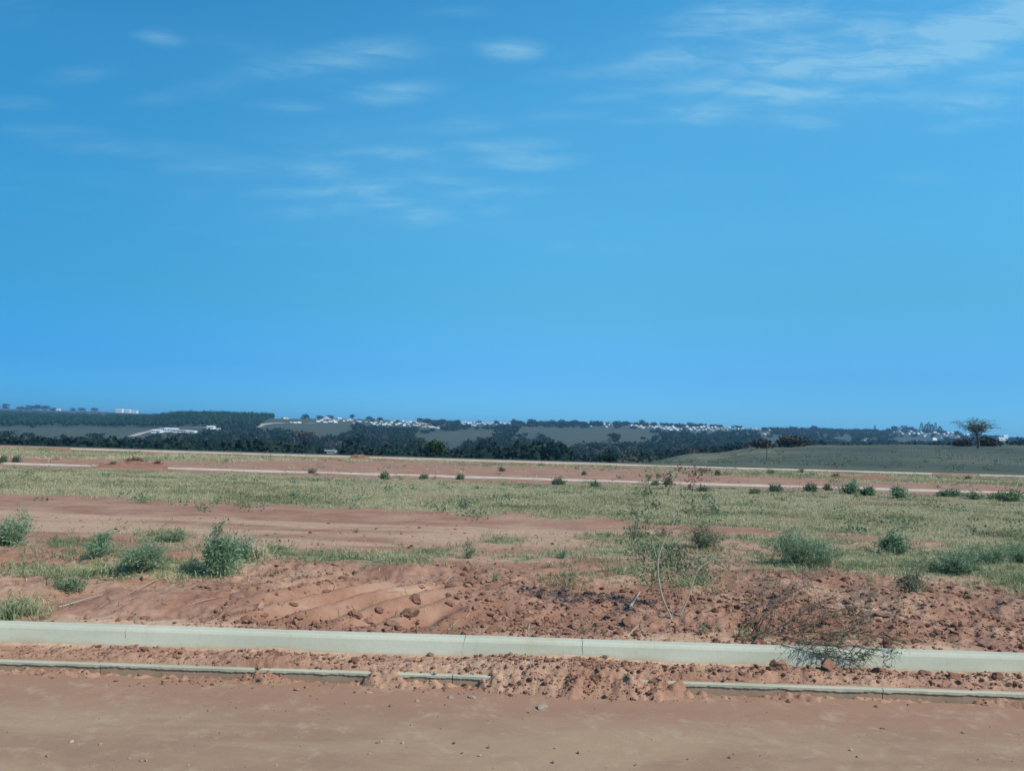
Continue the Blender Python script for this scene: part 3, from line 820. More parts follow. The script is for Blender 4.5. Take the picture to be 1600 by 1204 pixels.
ST = [(846, 1107, 19, .5, 1.0, 'largest stone on the road, pale and flat, below the gutter heap'),
      (613, 1104, 9, .9, .3, 'dark pebble on the road left of centre, alone below the stone scatter'),
      (652, 1096, 7, .8, .5, 'pebble on the road just right of the lone dark pebble'),
      (705, 1091, 11, .8, .5, 'left of the three larger pebbles on the road below the jagged crack'),
      (721, 1087, 8, .7, .4, 'middle and smallest of the three pebbles below the jagged crack'),
      (737, 1091, 12, .6, .7, 'right of the three larger pebbles on the road below the jagged crack'),
      (744, 1079, 10, .6, .6, 'flat pebble above and right of the three larger pebbles'),
      (578, 1084, 10, .7, .7, 'pale pebble on the red wash left of the stone scatter'),
      (528, 1071, 7, .6, .4, 'pebble close under the gutter lip, left of centre'),
      (679, 1072, 7, .6, .3, 'pebble close under the gutter lip above the three larger pebbles'),
      (111, 1160, 7, .8, 1.0, 'pale pebble with dark shade on the left part of the road'),
      (157, 1164, 7, .7, .9, 'whitish pebble right of the pale one on the left part of the road'),
      (73, 1182, 6, .8, .2, 'dark pebble low on the left of the road'),
      (578, 1179, 6, .7, .8, 'pebble near the bottom edge left of centre'),
      (629, 1161, 7, .7, .9, 'pale pebble in the lower middle of the road'),
      (1341, 1183, 6, .7, .2, 'dark pebble at the lower right of the road'),
      (1380, 1138, 8, .4, .2, 'flat dark chip on the right part of the road'),
      (868, 1169, 5, .8, .2, 'small dark pebble low in the road right of centre')]
for ii, (px, py, w, hr, tn, lab) in enumerate(ST):
    p = at(px, py); s = np.linalg.norm(p - EYE) / F; r = w * s * .5
    mb = MB(); mb.add(clod_shape(400 + ii, I2, .3, 1.) * np.array([r, r * .8, r * hr]), I2F, tn)
    obj('pebble', mb.mesh('pebble', M_STONE), loc=p + np.array([0, 0, r * hr * .4]), label=lab, cat='pebble', group='pebbles on the road')
SM = [(642, 1074), (610, 1077), (486, 1088), (540, 1099), (670, 1081), (760, 1082), (768, 1090), (643, 1089), (14, 1144), (325, 1110), (221, 1190),
      (295, 1196), (385, 1199), (643, 1134), (690, 1138), (471, 1166), (432, 1196), (905, 1176), (914, 1082), (1140, 1183), (1330, 1172), (1020, 1156),
      (865, 1191), (1075, 1186), (710, 1161), (590, 1161), (595, 1160), (750, 1180), (764, 1167), (1479, 1105), (1505, 1145), (826, 1113), (1300, 1102), (228, 1189)]
pm = [mesh_data('pebble', clod_shape(500 + q_, I1, .3, .8), I1F, M_STONE, {'tint': np.full(len(I1), q_ * .3)}) for q_ in range(4)]
SM.sort()
PNUM = 'first second third fourth fifth sixth seventh eighth ninth tenth eleventh twelfth thirteenth fourteenth fifteenth sixteenth seventeenth eighteenth nineteenth twentieth'.split()
PNUM += ['twenty-' + q_ for q_ in PNUM[:9]] + ['thirtieth'] + ['thirty-' + q_ for q_ in PNUM[:9]]
for ii, (px, py) in enumerate(SM):
    p = at(px, py); r = random.uniform(.008, .014)
    o = obj('pebble', pm[ii % 4], loc=p + np.array([0, 0, r * .4]), label='%s tiny pebble from the left on the %s part of the road' % (PNUM[ii], 'near' if py > 1125 else 'far'), cat='pebble', group='tiny pebbles on the road', rotz=random.uniform(0, 6))
    o.scale = (r, r, r)

# ------------------------------------------------------------------ grass
def blades(mb, P, hgt, wid, lean, az, tint, seg=1, curve=.5):
    k = len(P)
    d = np.stack([np.cos(az), np.sin(az), np.zeros(k)], -1)
    sa = az + math.pi / 2 + rng.normal(0, .7, k)
    sd_ = np.stack([np.cos(sa), np.sin(sa), np.zeros(k)], -1)
    upv = np.array([0, 0, 1.])
    if seg == 1:
        tip = P + d * (hgt * np.sin(lean))[:, None] + upv * (hgt * np.cos(lean))[:, None]
        V = np.stack([P - sd_ * (wid / 2)[:, None], P + sd_ * (wid / 2)[:, None], tip], 1).reshape(-1, 3)
        Fc = np.arange(3 * k).reshape(-1, 3); nv = 3
    else:
        l2 = lean + curve
        mid = P + d * (hgt * .55 * np.sin(lean))[:, None] + upv * (hgt * .55 * np.cos(lean))[:, None]
        tip = mid + d * (hgt * .45 * np.sin(l2))[:, None] + upv * (hgt * .45 * np.cos(l2))[:, None]
        V = np.stack([P - sd_ * (wid / 2)[:, None], P + sd_ * (wid / 2)[:, None], mid + sd_ * (wid * .4)[:, None], mid - sd_ * (wid * .4)[:, None], tip], 1).reshape(-1, 3)
        Fc = (np.array([[0, 1, 2], [0, 2, 3], [3, 2, 4]])[None] + (np.arange(k) * 5)[:, None, None]).reshape(-1, 3); nv = 5
    mb.add(V, Fc, np.repeat(np.clip(tint, 0, 1), nv))

# the broad field of short grass between the track and the second street
k = 82000
y = np.exp(rng.uniform(math.log(11.5), math.log(R2N - .2), k)); x = y * rng.uniform(-.86, .86, k)
z = H(x, y); px, py = project(x, y, z)
g = grass_amount(x, y, px, py) * (y > 12.8)
m = rng.uniform(0, 1, k) < g ** 1.3 * 1.1
x, y, z = x[m], y[m], z[m]; k = len(x)
tone = np.clip(.70 + .7 * fbm(x / 1.6, y / 2.2, 3, 131) + .45 * fbm(x / .3, y / .3, 2, 132), 0, 1)
hh = (.045 + .05 * rng.uniform(0, 1, k)) * (1.15 - .35 * tone)
mb = MB()
nb = 7
P = np.repeat(np.stack([x, y, z], -1), nb, 0); P[:, :2] += rng.normal(0, .035, (k * nb, 2))
P[:, 2] -= .004
blades(mb, P, np.repeat(hh, nb) * rng.uniform(.6, 1.5, k * nb), np.repeat(.0045 + y * .00055, nb) * rng.uniform(.7, 1.3, k * nb),
       rng.uniform(.35, 1.42, k * nb), rng.uniform(0, 6.28, k * nb), np.repeat(tone, nb) + rng.normal(0, .28, k * nb))
obj('field_grass', mb.mesh('field_grass', M_GRASS), label='short pale dry grass covering the lot up to the second street', cat='grass', kind='stuff')
# sparser grass on the lot beyond the second street
k = 22000
y = rng.uniform(R2F + .4, R3N - .2, k); x = y * rng.uniform(-.8, .8, k); z = H(x, y); px, py = project(x, y, z)
g = grass_amount(x, y, px, py); m = rng.uniform(0, 1, k) < g + .02
x, y, z = x[m], y[m], z[m]; k = len(x); nb = 5
tone = np.clip(.5 + .6 * fbm(x / 4, y / 4, 3, 133), 0, 1)
P = np.repeat(np.stack([x, y, z], -1), nb, 0); P[:, :2] += rng.normal(0, .12, (k * nb, 2))
mb = MB(); blades(mb, P, rng.uniform(.08, .24, k * nb), np.full(k * nb, .04), rng.uniform(.1, 1., k * nb), rng.uniform(0, 6.28, k * nb), np.repeat(tone, nb) + rng.normal(0, .2, k * nb))
obj('field_grass', mb.mesh('field_grass', M_GRASS), label='thin pale grass on the red lot beyond the second street', cat='grass', kind='stuff')
# creeping grass on the near lot
k = 46000
y = np.exp(rng.uniform(math.log(6.2), math.log(13.5), k)); x = y * rng.uniform(-.84, .84, k); z = H(x, y); px, py = project(x, y, z)
g = patch_density(px, py) + .015
g = g * (.25 + 1.1 * sstep(-.25, .25, fbm(x / .28, y / .28, 3, 134)))
m = rng.uniform(0, 1, k) < g * .9
x, y, z = x[m], y[m], z[m]; k = len(x); nb = 5
tone = np.clip(.42 + .75 * fbm(x / .5, y / .5, 3, 135), 0, 1)
P = np.repeat(np.stack([x, y, z], -1), nb, 0); P[:, :2] += rng.normal(0, .022, (k * nb, 2))
mb = MB(); blades(mb, P, rng.uniform(.035, .12, k * nb) * np.repeat(np.clip(1 + .5 * fbm(x / .4, y / .4, 2, 136), .5, 1.6), nb), rng.uniform(.004, .008, k * nb), rng.uniform(.3, 1.35, k * nb), rng.uniform(0, 6.28, k * nb),
                  np.repeat(tone, nb) + rng.normal(0, .22, k * nb), seg=2, curve=.6)
obj('creeping_grass', mb.mesh('creeping_grass', M_CREEP), label='patches of green creeping grass on the red soil behind the near kerb', cat='grass', kind='stuff')
# straw litter
k = 6500
y = np.exp(rng.uniform(math.log(6.3), math.log(12), k)); x = y * rng.uniform(-.8, .8, k); z = H(x, y); px, py = project(x, y, z)
lit = np.zeros(k)
for (a, b, w, h, s) in ((200, 885, 150, 26, .9), (350, 890, 60, 20, .8), (1450, 885, 160, 24, .8), (150, 945, 70, 14, 1), (220, 915, 60, 12, .9), (330, 935, 60, 22, .6), (190, 900, 70, 10, .8), (440, 860, 60, 10, .4), (900, 905, 80, 22, .6), (1060, 915, 90, 16, .8),
                        (1380, 880, 90, 10, .8), (1500, 900, 90, 14, .9), (1250, 990, 90, 20, .5), (1560, 910, 60, 30, .7), (560, 880, 120, 8, .5), (700, 960, 80, 20, .15), (1040, 985, 100, 10, .3)):
    lit = np.maximum(lit, s * np.exp(-((px - a) / w) ** 2 - ((py - b) / h) ** 2))
m = rng.uniform(0, 1, k) < lit + .03
x, y, z = x[m], y[m], z[m] + .012; k = len(x)
mb = MB(); blades(mb, np.stack([x, y, z], -1), rng.uniform(.05, .17, k), rng.uniform(.004, .008, k), rng.uniform(1.2, 1.56, k), rng.uniform(0, 6.28, k), rng.uniform(0, 1, k), seg=2, curve=.25)
obj('straw_litter', mb.mesh('straw_litter', M_STRAW), label='dry straw and grass litter lying on the soil behind the kerb', cat='straw', kind='stuff')

# ------------------------------------------------------------------ shrubs
def leaves(mb, P, D, L, Wd, tint):
    k = len(P)
    D = D / (np.linalg.norm(D, axis=1)[:, None] + 1e-9)
    r = rng.normal(size=(k, 3)); sd_ = np.cross(D, r); sd_ /= np.linalg.norm(sd_, axis=1)[:, None] + 1e-9
    V = np.stack([P, P + D * (L * .5)[:, None] + sd_ * (Wd / 2)[:, None], P + D * L[:, None], P + D * (L * .5)[:, None] - sd_ * (Wd / 2)[:, None]], 1).reshape(-1, 3)
    Fc = (np.array([[0, 1, 2], [0, 2, 3]])[None] + (np.arange(k) * 4)[:, None, None]).reshape(-1, 3)
    mb.add(V, Fc, np.repeat(np.clip(tint, 0, 1), 4))
def bez(a, b, c, k=6):
    t = np.linspace(0, 1, k)[:, None]
    return a * (1 - t) ** 2 + 2 * b * t * (1 - t) + c * t * t
def make_shrub(h, w, ns=9, tw=10, lf=14, L=.022, asp=.45, r0=.005, low=.15, spread=1., seed=0):
    """stems fan out from the foot, each with twigs that carry the leaves"""
    r = np.random.default_rng(seed); st = MB(); fo = MB()
    lob = r.uniform(0, 6.28, 4); lh = r.uniform(.5, 1.05, 4)
    for s in range(ns):
        l_ = s % 4; a = lob[l_] + r.normal(0, .5); rad = w / 2 * math.sqrt(r.uniform(.02, 1)) * spread
        top = h * math.sqrt(max(.12, 1 - (rad / (w / 2 + 1e-6)) ** 2 * .85)) * r.uniform(.6, 1.02) * lh[l_]
        e = np.array([math.cos(a) * rad, math.sin(a) * rad, top])
        b0 = np.array([math.cos(a), math.sin(a), 0]) * r.uniform(0, .03)
        mid = np.array([e[0] * r.uniform(.2, .7), e[1] * r.uniform(.2, .7), top * r.uniform(.35, .6)])
        pts = bez(b0 - np.array([0, 0, .02]), mid, e, 7)
        tube(st, pts, np.linspace(r0, r0 * .3, 7), 4, r.uniform(0, 1))
        tn0 = r.uniform(.1, .8)
        for _ in range(tw):
            u = r.uniform(low, 1) * 6; i0 = min(int(u), 5); q0 = pts[i0] + (pts[i0 + 1] - pts[i0]) * (u - i0)
            d = r.normal(size=3) * np.array([1, 1, .6]) + np.array([0, 0, .45]); d /= np.linalg.norm(d)
            ln = r.uniform(.12, .38) * max(h, w * .6)
            q1 = q0 + d * ln; q1[2] = max(q1[2], .02)
            tw_ = bez(q0, (q0 + q1) / 2 + r.normal(size=3) * ln * .1, q1, 4)
            tube(st, tw_, np.linspace(r0 * .35, r0 * .15, 4), 3, .5)
            us = r.uniform(.15, 1.05, lf)[:, None]
            P = q0 * (1 - us) + q1 * us + r.normal(size=(lf, 3)) * L * .6
            D = d[None] * .7 + r.normal(size=(lf, 3))
            Ls = L * r.uniform(.55, 1.35, lf)
            leaves(fo, P, D + np.array([0, 0, .35]), Ls * 1.15, Ls * asp * .75, np.full(lf, tn0) + r.normal(0, .22, lf) + .25 * (us[:, 0] - .5))
    return st, fo
def place_shrub(name, label, cat, px, py, hpx, wpx, leaf=None, group=None, stem=None, **kw):
    p = at(px, py); s = np.linalg.norm(p - EYE) / F
    kw['lf'] = int(kw.get('lf', 14) * .62); st, fo = make_shrub(hpx * s * (.9 if py > 790 else (.8 if px > 1190 else .58)), wpx * s * (.95 if py > 790 else (.85 if px > 1190 else .7)), **kw)
    root = obj(name, None, loc=p, label=label, cat=cat, group=group)
    obj('stem', st.mesh('stem', stem or M_STEM), root)
    obj('foliage', fo.mesh('foliage', leaf or M_LEAF), root)
    return root
G1 = 'shrubs on the near lot'
place_shrub('shrub', 'large blue green feathery shrub cut off by the left edge', 'shrub', 10, 852, 64, 82, ns=24, tw=16, lf=20, L=.03, group=G1, seed=1)
place_shrub('shrub', 'small blue green shrub second from the left edge, on green grass', 'shrub', 148, 868, 48, 62, ns=18, tw=13, lf=18, L=.026, group=G1, seed=2, low=.35)
place_shrub('shrub', 'blue green shrub on thin brown stems above the pale pointed clod', 'shrub', 217, 893, 64, 64, ns=18, tw=14, lf=18, L=.026, group=G1, seed=3, low=.5)
place_shrub('shrub', 'low dark green spreading plant behind the left shrubs', 'plant', 262, 846, 20, 64, leaf=M_LEAFD, ns=16, tw=10, lf=12, L=.03, group=G1, seed=4)
place_shrub('shrub', 'low dark green plant lying on bare soil at left', 'plant', 110, 920, 13, 56, leaf=M_LEAFD, ns=14, tw=8, lf=10, L=.028, group=G1, seed=5)
place_shrub('shrub', 'tall bright green leafy plant beside the dry grass tuft', 'plant', 347, 900, 88, 54, ns=22, tw=15, lf=20, L=.034, asp=.5, group=G1, seed=6)
place_shrub('shrub', 'leafy green side growth between the bright plant and the dry tuft', 'plant', 378, 872, 38, 46, ns=14, tw=10, lf=14, L=.03, group=G1, seed=7)
place_shrub('shrub', 'dark green bush behind and right of the tall sapling', 'shrub', 1098, 856, 58, 60, leaf=M_LEAFD, ns=20, tw=12, lf=15, L=.028, group=G1, seed=8)
place_shrub('shrub', 'slim dark upright plant left of the tall sapling', 'plant', 990, 845, 48, 24, leaf=M_LEAFD, ns=7, tw=9, lf=11, L=.026, group=G1, seed=9)
place_shrub('shrub', 'reddish low plant behind the tall sapling', 'plant', 1032, 838, 24, 40, leaf=M_LEAFR, ns=8, tw=7, lf=9, L=.028, group=G1, seed=10)
place_shrub('shrub', 'rounded blue green bush, the largest on the right side', 'shrub', 1264, 884, 66, 122, ns=40, tw=18, lf=22, L=.028, group=G1, seed=11)
place_shrub('shrub', 'upright green bush with a dark shadow, right of the rounded bush', 'shrub', 1394, 866, 46, 56, ns=20, tw=14, lf=18, L=.034, asp=.6, group=G1, seed=12)
place_shrub('shrub', 'wide low green bush in the thick grass, third from the right edge', 'shrub', 1480, 894, 50, 112, ns=24, tw=14, lf=16, L=.03, group=G1, seed=13)
place_shrub('shrub', 'green bush in the thick grass, second from the right edge', 'shrub', 1545, 880, 34, 60, ns=18, tw=12, lf=15, L=.03, group=G1, seed=14)
place_shrub('shrub', 'green bush cut off by the right edge beyond the thick grass', 'shrub', 1592, 878, 36, 56, ns=18, tw=12, lf=15, L=.03, group=G1, seed=15)
place_shrub('shrub', 'small grey green plant alone on the bare soil slope at right', 'plant', 1432, 926, 46, 44, leaf=M_GREY, ns=12, tw=10, lf=12, L=.03, asp=.35, group=G1, seed=16)
place_shrub('shrub', 'small green sprig on the soil left of the sapling', 'plant', 880, 872, 20, 20, ns=7, tw=7, lf=9, L=.025, group=G1, seed=17)
place_shrub('shrub', 'grey green sprig beside the track in the middle of the picture', 'plant', 733, 872, 24, 26, leaf=M_GREY, ns=7, tw=7, lf=9, L=.028, group=G1, seed=18)
place_shrub('shrub', 'green plant in the field grass right of centre, beyond the track', 'plant', 726, 796, 26, 22, leaf=M_GREY, ns=8, tw=7, lf=9, L=.04, group=G1, seed=19)
place_shrub('shrub', 'bright green plant in the field grass left of centre', 'plant', 462, 776, 14, 26, ns=8, tw=7, lf=9, L=.05, group=G1, seed=20)
place_shrub('shrub', 'tiny dry plant on the track edge left of the sprig', 'plant', 556, 832, 12, 10, leaf=M_GREY, ns=4, tw=5, lf=6, L=.025, group=G1, seed=21)
place_shrub('shrub', 'small dry bush at the foot of the slope behind the kerb right of the sapling', 'plant', 1095, 990, 22, 22, leaf=M_LEAFD, ns=6, tw=6, lf=8, L=.018, r0=.003, group=G1, seed=22)
place_shrub('shrub', 'thin upright weed behind the soil slope left of the small grey plant', 'plant', 1325, 892, 20, 14, leaf=M_GREY, ns=4, tw=5, lf=7, L=.022, r0=.003, group=G1, seed=23)

# the tall sapling
def stem_path(pts, base, yo=None):
    out_ = []
    for k_, (px, py) in enumerate(pts):
        r = ray(px, py); dpt = base[1] + (yo[k_] if yo else 0)
        out_.append(EYE + r / r[1] * dpt)
    return np.array(out_)
def smooth(P, k=4):
    P = np.asarray(P); t = np.arange(len(P)); tt = np.linspace(0, len(P) - 1, (len(P) - 1) * k + 1)
    Q = np.stack([np.interp(tt, t, P[:, c]) for c in range(3)], -1)
    for _ in range(2): Q[1:-1] = (Q[:-2] + 2 * Q[1:-1] + Q[2:]) / 4
    return Q
sb = at(1050, 966)
root = obj('sapling', None, loc=sb, label='tall thin sapling with two pale curved stems and sparse leaves, rising past the second street', cat='sapling')
paths = [([(1050, 966), (1035, 935), (1028, 900), (1028, 872), (1036, 848), (1046, 828)], [0, 0, .03, .06, .08, .1], .0095),
         ([(1062, 962), (1075, 935), (1084, 905), (1090, 890)], [0, .02, .05, .07], .008),
         ([(1090, 890), (1102, 880), (1118, 872)], [.07, .1, .14], .005),
         ([(1088, 897), (1100, 885), (1122, 868)], [.06, -.02, -.06], .004),
         ([(1046, 828), (1056, 808), (1064, 788), (1065, 762), (1062, 742)], [.1, .12, .14, .15, .15], .0052),
         ([(1028, 880), (1020, 850), (1012, 820), (1014, 790), (1012, 758), (1008, 742)], [.06, .1, .12, .14, .16, .18], .0045),
         ([(1064, 790), (1076, 768), (1090, 748), (1098, 732)], [.14, .1, .08, .06], .0035),
         ([(1065, 775), (1056, 755), (1046, 740)], [.14, .2, .24], .003),
         ([(1051, 962), (1052, 940), (1051, 925)], [0, 0, 0], .004),
         ([(1046, 828), (1070, 822), (1095, 810), (1118, 798)], [.1, 0, -.05, -.1], .003),
         ([(1028, 880), (1008, 868), (990, 848), (986, 830)], [.06, 0, -.06, -.1], .003)]
mbs = MB(); TP = []
for k_, (pp, yo, r) in enumerate(paths):
    P = smooth(stem_path(pp, sb, yo), 4) - sb
    if k_ == 0: P[0, 2] -= .03
    r *= .85; tube(mbs, P, np.linspace(r, r * .5, len(P)), 6, .6); TP.append(P)
obj('stem', mbs.mesh('stem', M_PALE), root)
fo = MB(); fr = MB(); tws = MB()
def cluster(fo_, px, py, w, h, cnt, L, asp=.42, yo=.1, tn=.4, tws_=None):
    c0 = stem_path([(px, py)], sb, [yo])[0] - sb; s = sb[1] / F
    P = c0 + rng.normal(size=(cnt, 3)) * np.array([w * s * .45, .10, h * s * .45])
    Ls = L * rng.uniform(.6, 1.3, cnt)
    leaves(fo_, P, rng.normal(size=(cnt, 3)) + np.array([0, 0, .2]), Ls, Ls * asp, rng.normal(tn, .25, cnt))
    if tws_ is not None:
        for q_ in P[::max(1, cnt // 14)]:
            m_ = (c0 + q_) / 2 + rng.normal(size=3) * .01
            tube(tws_, [c0 + rng.normal(size=3) * .01, m_, q_], [.0016, .0013, .001], 3, .4)
for (px, py, w, h, cnt) in ((1010, 768, 12, 26, 50), (1013, 745, 14, 10, 26), (1025, 788, 16, 10, 22), (990, 802, 14, 12, 26), (1046, 748, 14, 22, 46), (1030, 742, 10, 10, 12),
                            (1010, 815, 18, 20, 40), (1085, 790, 22, 16, 40), (1115, 795, 20, 22, 50), (1000, 835, 26, 18, 90)):
    cluster(fo, px, py, w, h, int(cnt * 1.5), .032, tws_=tws)
for (px, py, w, h, cnt) in ((1085, 742, 16, 18, 60), (1098, 735, 10, 8, 20), (1078, 760, 14, 12, 36), (1062, 733, 8, 10, 14)):
    cluster(fr, px, py, w, h, cnt, .03, tws_=tws)
for (px, py, w, h, cnt) in ((1035, 872, 50, 34, 620), (1065, 885, 52, 34, 620), (1005, 860, 40, 30, 260), (1105, 885, 36, 34, 320), (1020, 905, 44, 14, 160), (1060, 860, 30, 20, 200), (1115, 850, 30, 24, 60)):
    cluster(fo, px, py, w, h, int(cnt * .8), .032, asp=.34, yo=.3, tn=.3, tws_=tws)
obj('twig', tws.mesh('twig', M_STEM), root)
obj('foliage', fo.mesh('foliage', M_LEAFD), root)
obj('foliage', fr.mesh('foliage', M_LEAFR), root, label='reddish leaf clusters at the top')

# the fallen thorny branch, its leafy tips hanging over the kerb
fb = at(1180, 998)
root = obj('fallen_branch', None, loc=fb, label='dead brown thorny branch lying on the soil with green tips over the kerb', cat='branch')
tw = MB(); fo = MB()
def lay(pp, r, hh):
    out_ = []
    for (px, py), hgt in zip(pp, hh):
        # a point the given height above the soil, seen at this place
        rr = ray(px, py); rr = rr / rr[1]
        D_ = _D[(_D > 5.6) & (_D < 9)]
        Q = EYE + rr * D_[:, None]; below = np.nonzero(Q[:, 2] - H(Q[:, 0], Q[:, 1]) < hgt)[0]
        out_.append(Q[below[0]] if len(below) else Q[-1])
    P = smooth(out_, 4) - fb
    tube(tw, P, np.linspace(r * .6, r * .22, len(P)), 5, random.uniform(0, .6)); return P
main = [([(1180, 1000), (1205, 985), (1240, 972), (1290, 958), (1335, 965), (1362, 955)], [.02, .06, .10, .12, .08, .06], .010),
        ([(1182, 1000), (1196, 960), (1225, 925), (1262, 896), (1278, 880)], [.02, .08, .14, .2, .24], .008),
        ([(1180, 1000), (1190, 985), (1250, 1000), (1310, 1010), (1350, 1022)], [.02, .08, .10, .08, .06], .008),
        ([(1182, 998), (1215, 945), (1268, 905), (1300, 885)], [.02, .1, .16, .2], .006),
        ([(1186, 995), (1240, 985), (1300, 990), (1345, 975), (1355, 965)], [.02, .07, .1, .1, .08], .007),
        ([(1184, 1000), (1172, 965), (1185, 930), (1206, 905)], [.02, .08, .14, .18], .005),
        ([(1190, 998), (1260, 950), (1330, 925), (1356, 905)], [.03, .12, .15, .2], .005),
        ([(1200, 1000), (1250, 1015), (1290, 1022), (1330, 1030)], [.03, .08, .08, .06], .005),
        ([(1215, 1000), (1270, 970), (1320, 950), (1365, 930)], [.03, .08, .12, .14], .004),
        ([(1230, 1005), (1300, 985), (1360, 990), (1400, 1000)], [.03, .10, .12, .1], .004)]
AP = []
for pp, hh, r in main: AP.append(lay(pp, r, hh))
for P in AP:
    for _ in range(40):
        i0 = random.randrange(3, len(P)); q0 = P[i0]
        tg = P[i0] - P[i0 - 1]; tg /= np.linalg.norm(tg) + 1e-9
        d = tg * .9 + rng.normal(size=3) * np.array([.6, .5, .5]); d /= np.linalg.norm(d); ln = random.uniform(.06, .26)
        q1 = q0 + d * ln
        tube(tw, bez(q0, (q0 + q1) / 2 + rng.normal(size=3) * ln * .12, q1, 5), np.linspace(.0026, .001, 5), 3, random.uniform(0, .5))
        for _ in range(3):
            q2 = q0 + (q1 - q0) * random.uniform(.3, 1); d2 = d + rng.normal(size=3) * .8; d2 /= np.linalg.norm(d2)
            tube(tw, [q2, q2 + d2 * random.uniform(.03, .09)], [.0013, .0008], 3, .3)
# leafy tips
def leafy(px, py, hgt, cnt, spread=.05, L=.017):
    rr = ray(px, py); rr = rr / rr[1]; c0 = EYE + rr * (5.88 + hgt) - fb
    for _ in range(max(2, cnt // 16)):
        q0 = c0 + rng.normal(size=3) * spread * np.array([1, .6, .6]); d = rng.normal(size=3) * np.array([1, .5, .5]) + np.array([.6, -.2, 0]); d /= np.linalg.norm(d)
        q1 = q0 + d * .08
        tube(tw, [c0 + (q0 - c0) * .2, q0, q1], [.0016, .0013, .0008], 3, .2)
        us = rng.uniform(0, 1, 16)[:, None]
        leaves(fo, q0 * (1 - us) + q1 * us, rng.normal(size=(16, 3)) + d * .4, L * rng.uniform(.6, 1.2, 16), L * .5 * rng.uniform(.6, 1.2, 16), rng.normal(.35, .25, 16))
for (px, py, cnt) in ((1300, 1008, 60), (1320, 1020, 90), (1345, 1012, 110), (1360, 1022, 60), (1335, 1034, 40), (1372, 1014, 50), (1388, 1020, 26), (1350, 1000, 80), (1290, 1030, 24), (1305, 1028, 40),
                      (1250, 1010, 20), (1320, 998, 40), (1365, 1030, 30), (1275, 1000, 30)):
    leafy(px, py, 0, int(cnt * .9), spread=.075, L=.019)
    i0 = AP[2][-1] if py > 1005 else AP[4][-6]
    rr = ray(px, py); c0 = EYE + rr / rr[1] * 5.88 - fb
    j0 = min((np.linalg.norm(P - c0, axis=1).min(), k2) for k2, P in enumerate(AP))[1]
    a0 = AP[j0][np.argmin(np.linalg.norm(AP[j0] - c0, axis=1))]
    tube(tw, bez(a0, (a0 + c0) / 2 + np.array([0, 0, .04]), c0, 6), np.linspace(.003, .0015, 6), 4, .1)
fg = MB()
for P in AP:
    for _ in range(17):
        q0 = P[random.randrange(4, len(P))] + rng.normal(size=3) * np.array([.07, .05, .04])
        leaves(fg, q0 + rng.normal(size=(14, 3)) * .03, rng.normal(size=(14, 3)), .014 * rng.uniform(.6, 1.3, 14), .006 * rng.uniform(.6, 1.3, 14), rng.normal(.3, .25, 14))
obj('foliage', fg.mesh('foliage', M_GREY), root, label='dry grey leaves')
for (px, py) in ((1160, 990), (1172, 978), (1165, 998)):
    rr = ray(px, py); c0 = at(px, py) + np.array([0, 0, .03]) - fb
    leaves(fo, c0 + rng.normal(size=(60, 3)) * .04 * np.array([1, 1, .6]), rng.normal(size=(60, 3)), .02 * rng.uniform(.6, 1.2, 60), .008 * rng.uniform(.6, 1.2, 60), rng.normal(.2, .2, 60))
obj('twig', tw.mesh('twig', M_DEAD), root)
obj('foliage', fo.mesh('foliage', M_LEAFD), root)

# dry grass tufts
def tuft(px, py, hpx, wpx, cnt, label, mat=None, wd=.006, droop=.9, name='grass_tuft', cat='grass tuft', tn=.6):
    p = at(px, py); s = np.linalg.norm(p - EYE) / F
    mb = MB(); az = rng.uniform(0, 6.28, cnt)
    P = np.stack([rng.normal(0, wpx * s * .12, cnt), rng.normal(0, wpx * s * .12, cnt), np.full(cnt, -.01)], -1)
    blades(mb, P, hpx * s * rng.uniform(.5, 1.25, cnt), wd * rng.uniform(.6, 1.3, cnt), rng.uniform(.0, .75, cnt), az, rng.normal(tn, .25, cnt), seg=2, curve=droop)
    obj(name, mb.mesh(name, mat or M_STRAW), loc=p, label=label, cat=cat, group='single tufts on the near lot')
tuft(410, 873, 38, 42, 130, 'pale dry straw tuft right of the bright green plant')
tuft(385, 860, 32, 36, 90, 'bent straw blades hanging over the bright green plant', droop=1.3)
tuft(175, 895, 26, 34, 90, 'pale straw tuft in the grass below the left shrubs')
tuft(300, 890, 28, 40, 80, 'mixed dry tuft left of the bright green plant', mat=M_GRASS, tn=.7)
tuft(1440, 915, 22, 30, 40, 'thin straw tuft right of the lone grey plant')
tuft(1385, 868, 14, 50, 60, 'dry blades under the upright green bush')
tuft(775, 905, 16, 26, 60, 'small pale green tuft on bare soil right of centre', mat=M_GRASS, tn=.6)
tuft(860, 885, 14, 24, 50, 'short straw tuft left of the sapling patch')
tuft(1155, 995, 14, 26, 50, 'small straw tuft against the kerb by the fallen branch')
tuft(20, 965, 26, 60, 160, 'thick green tuft behind the kerb at the left edge', mat=M_CREEP, tn=.4, wd=.008)
tuft(50, 960, 20, 40, 90, 'green tuft with straw blades next to the left edge tuft', mat=M_CREEP, tn=.6, wd=.008)

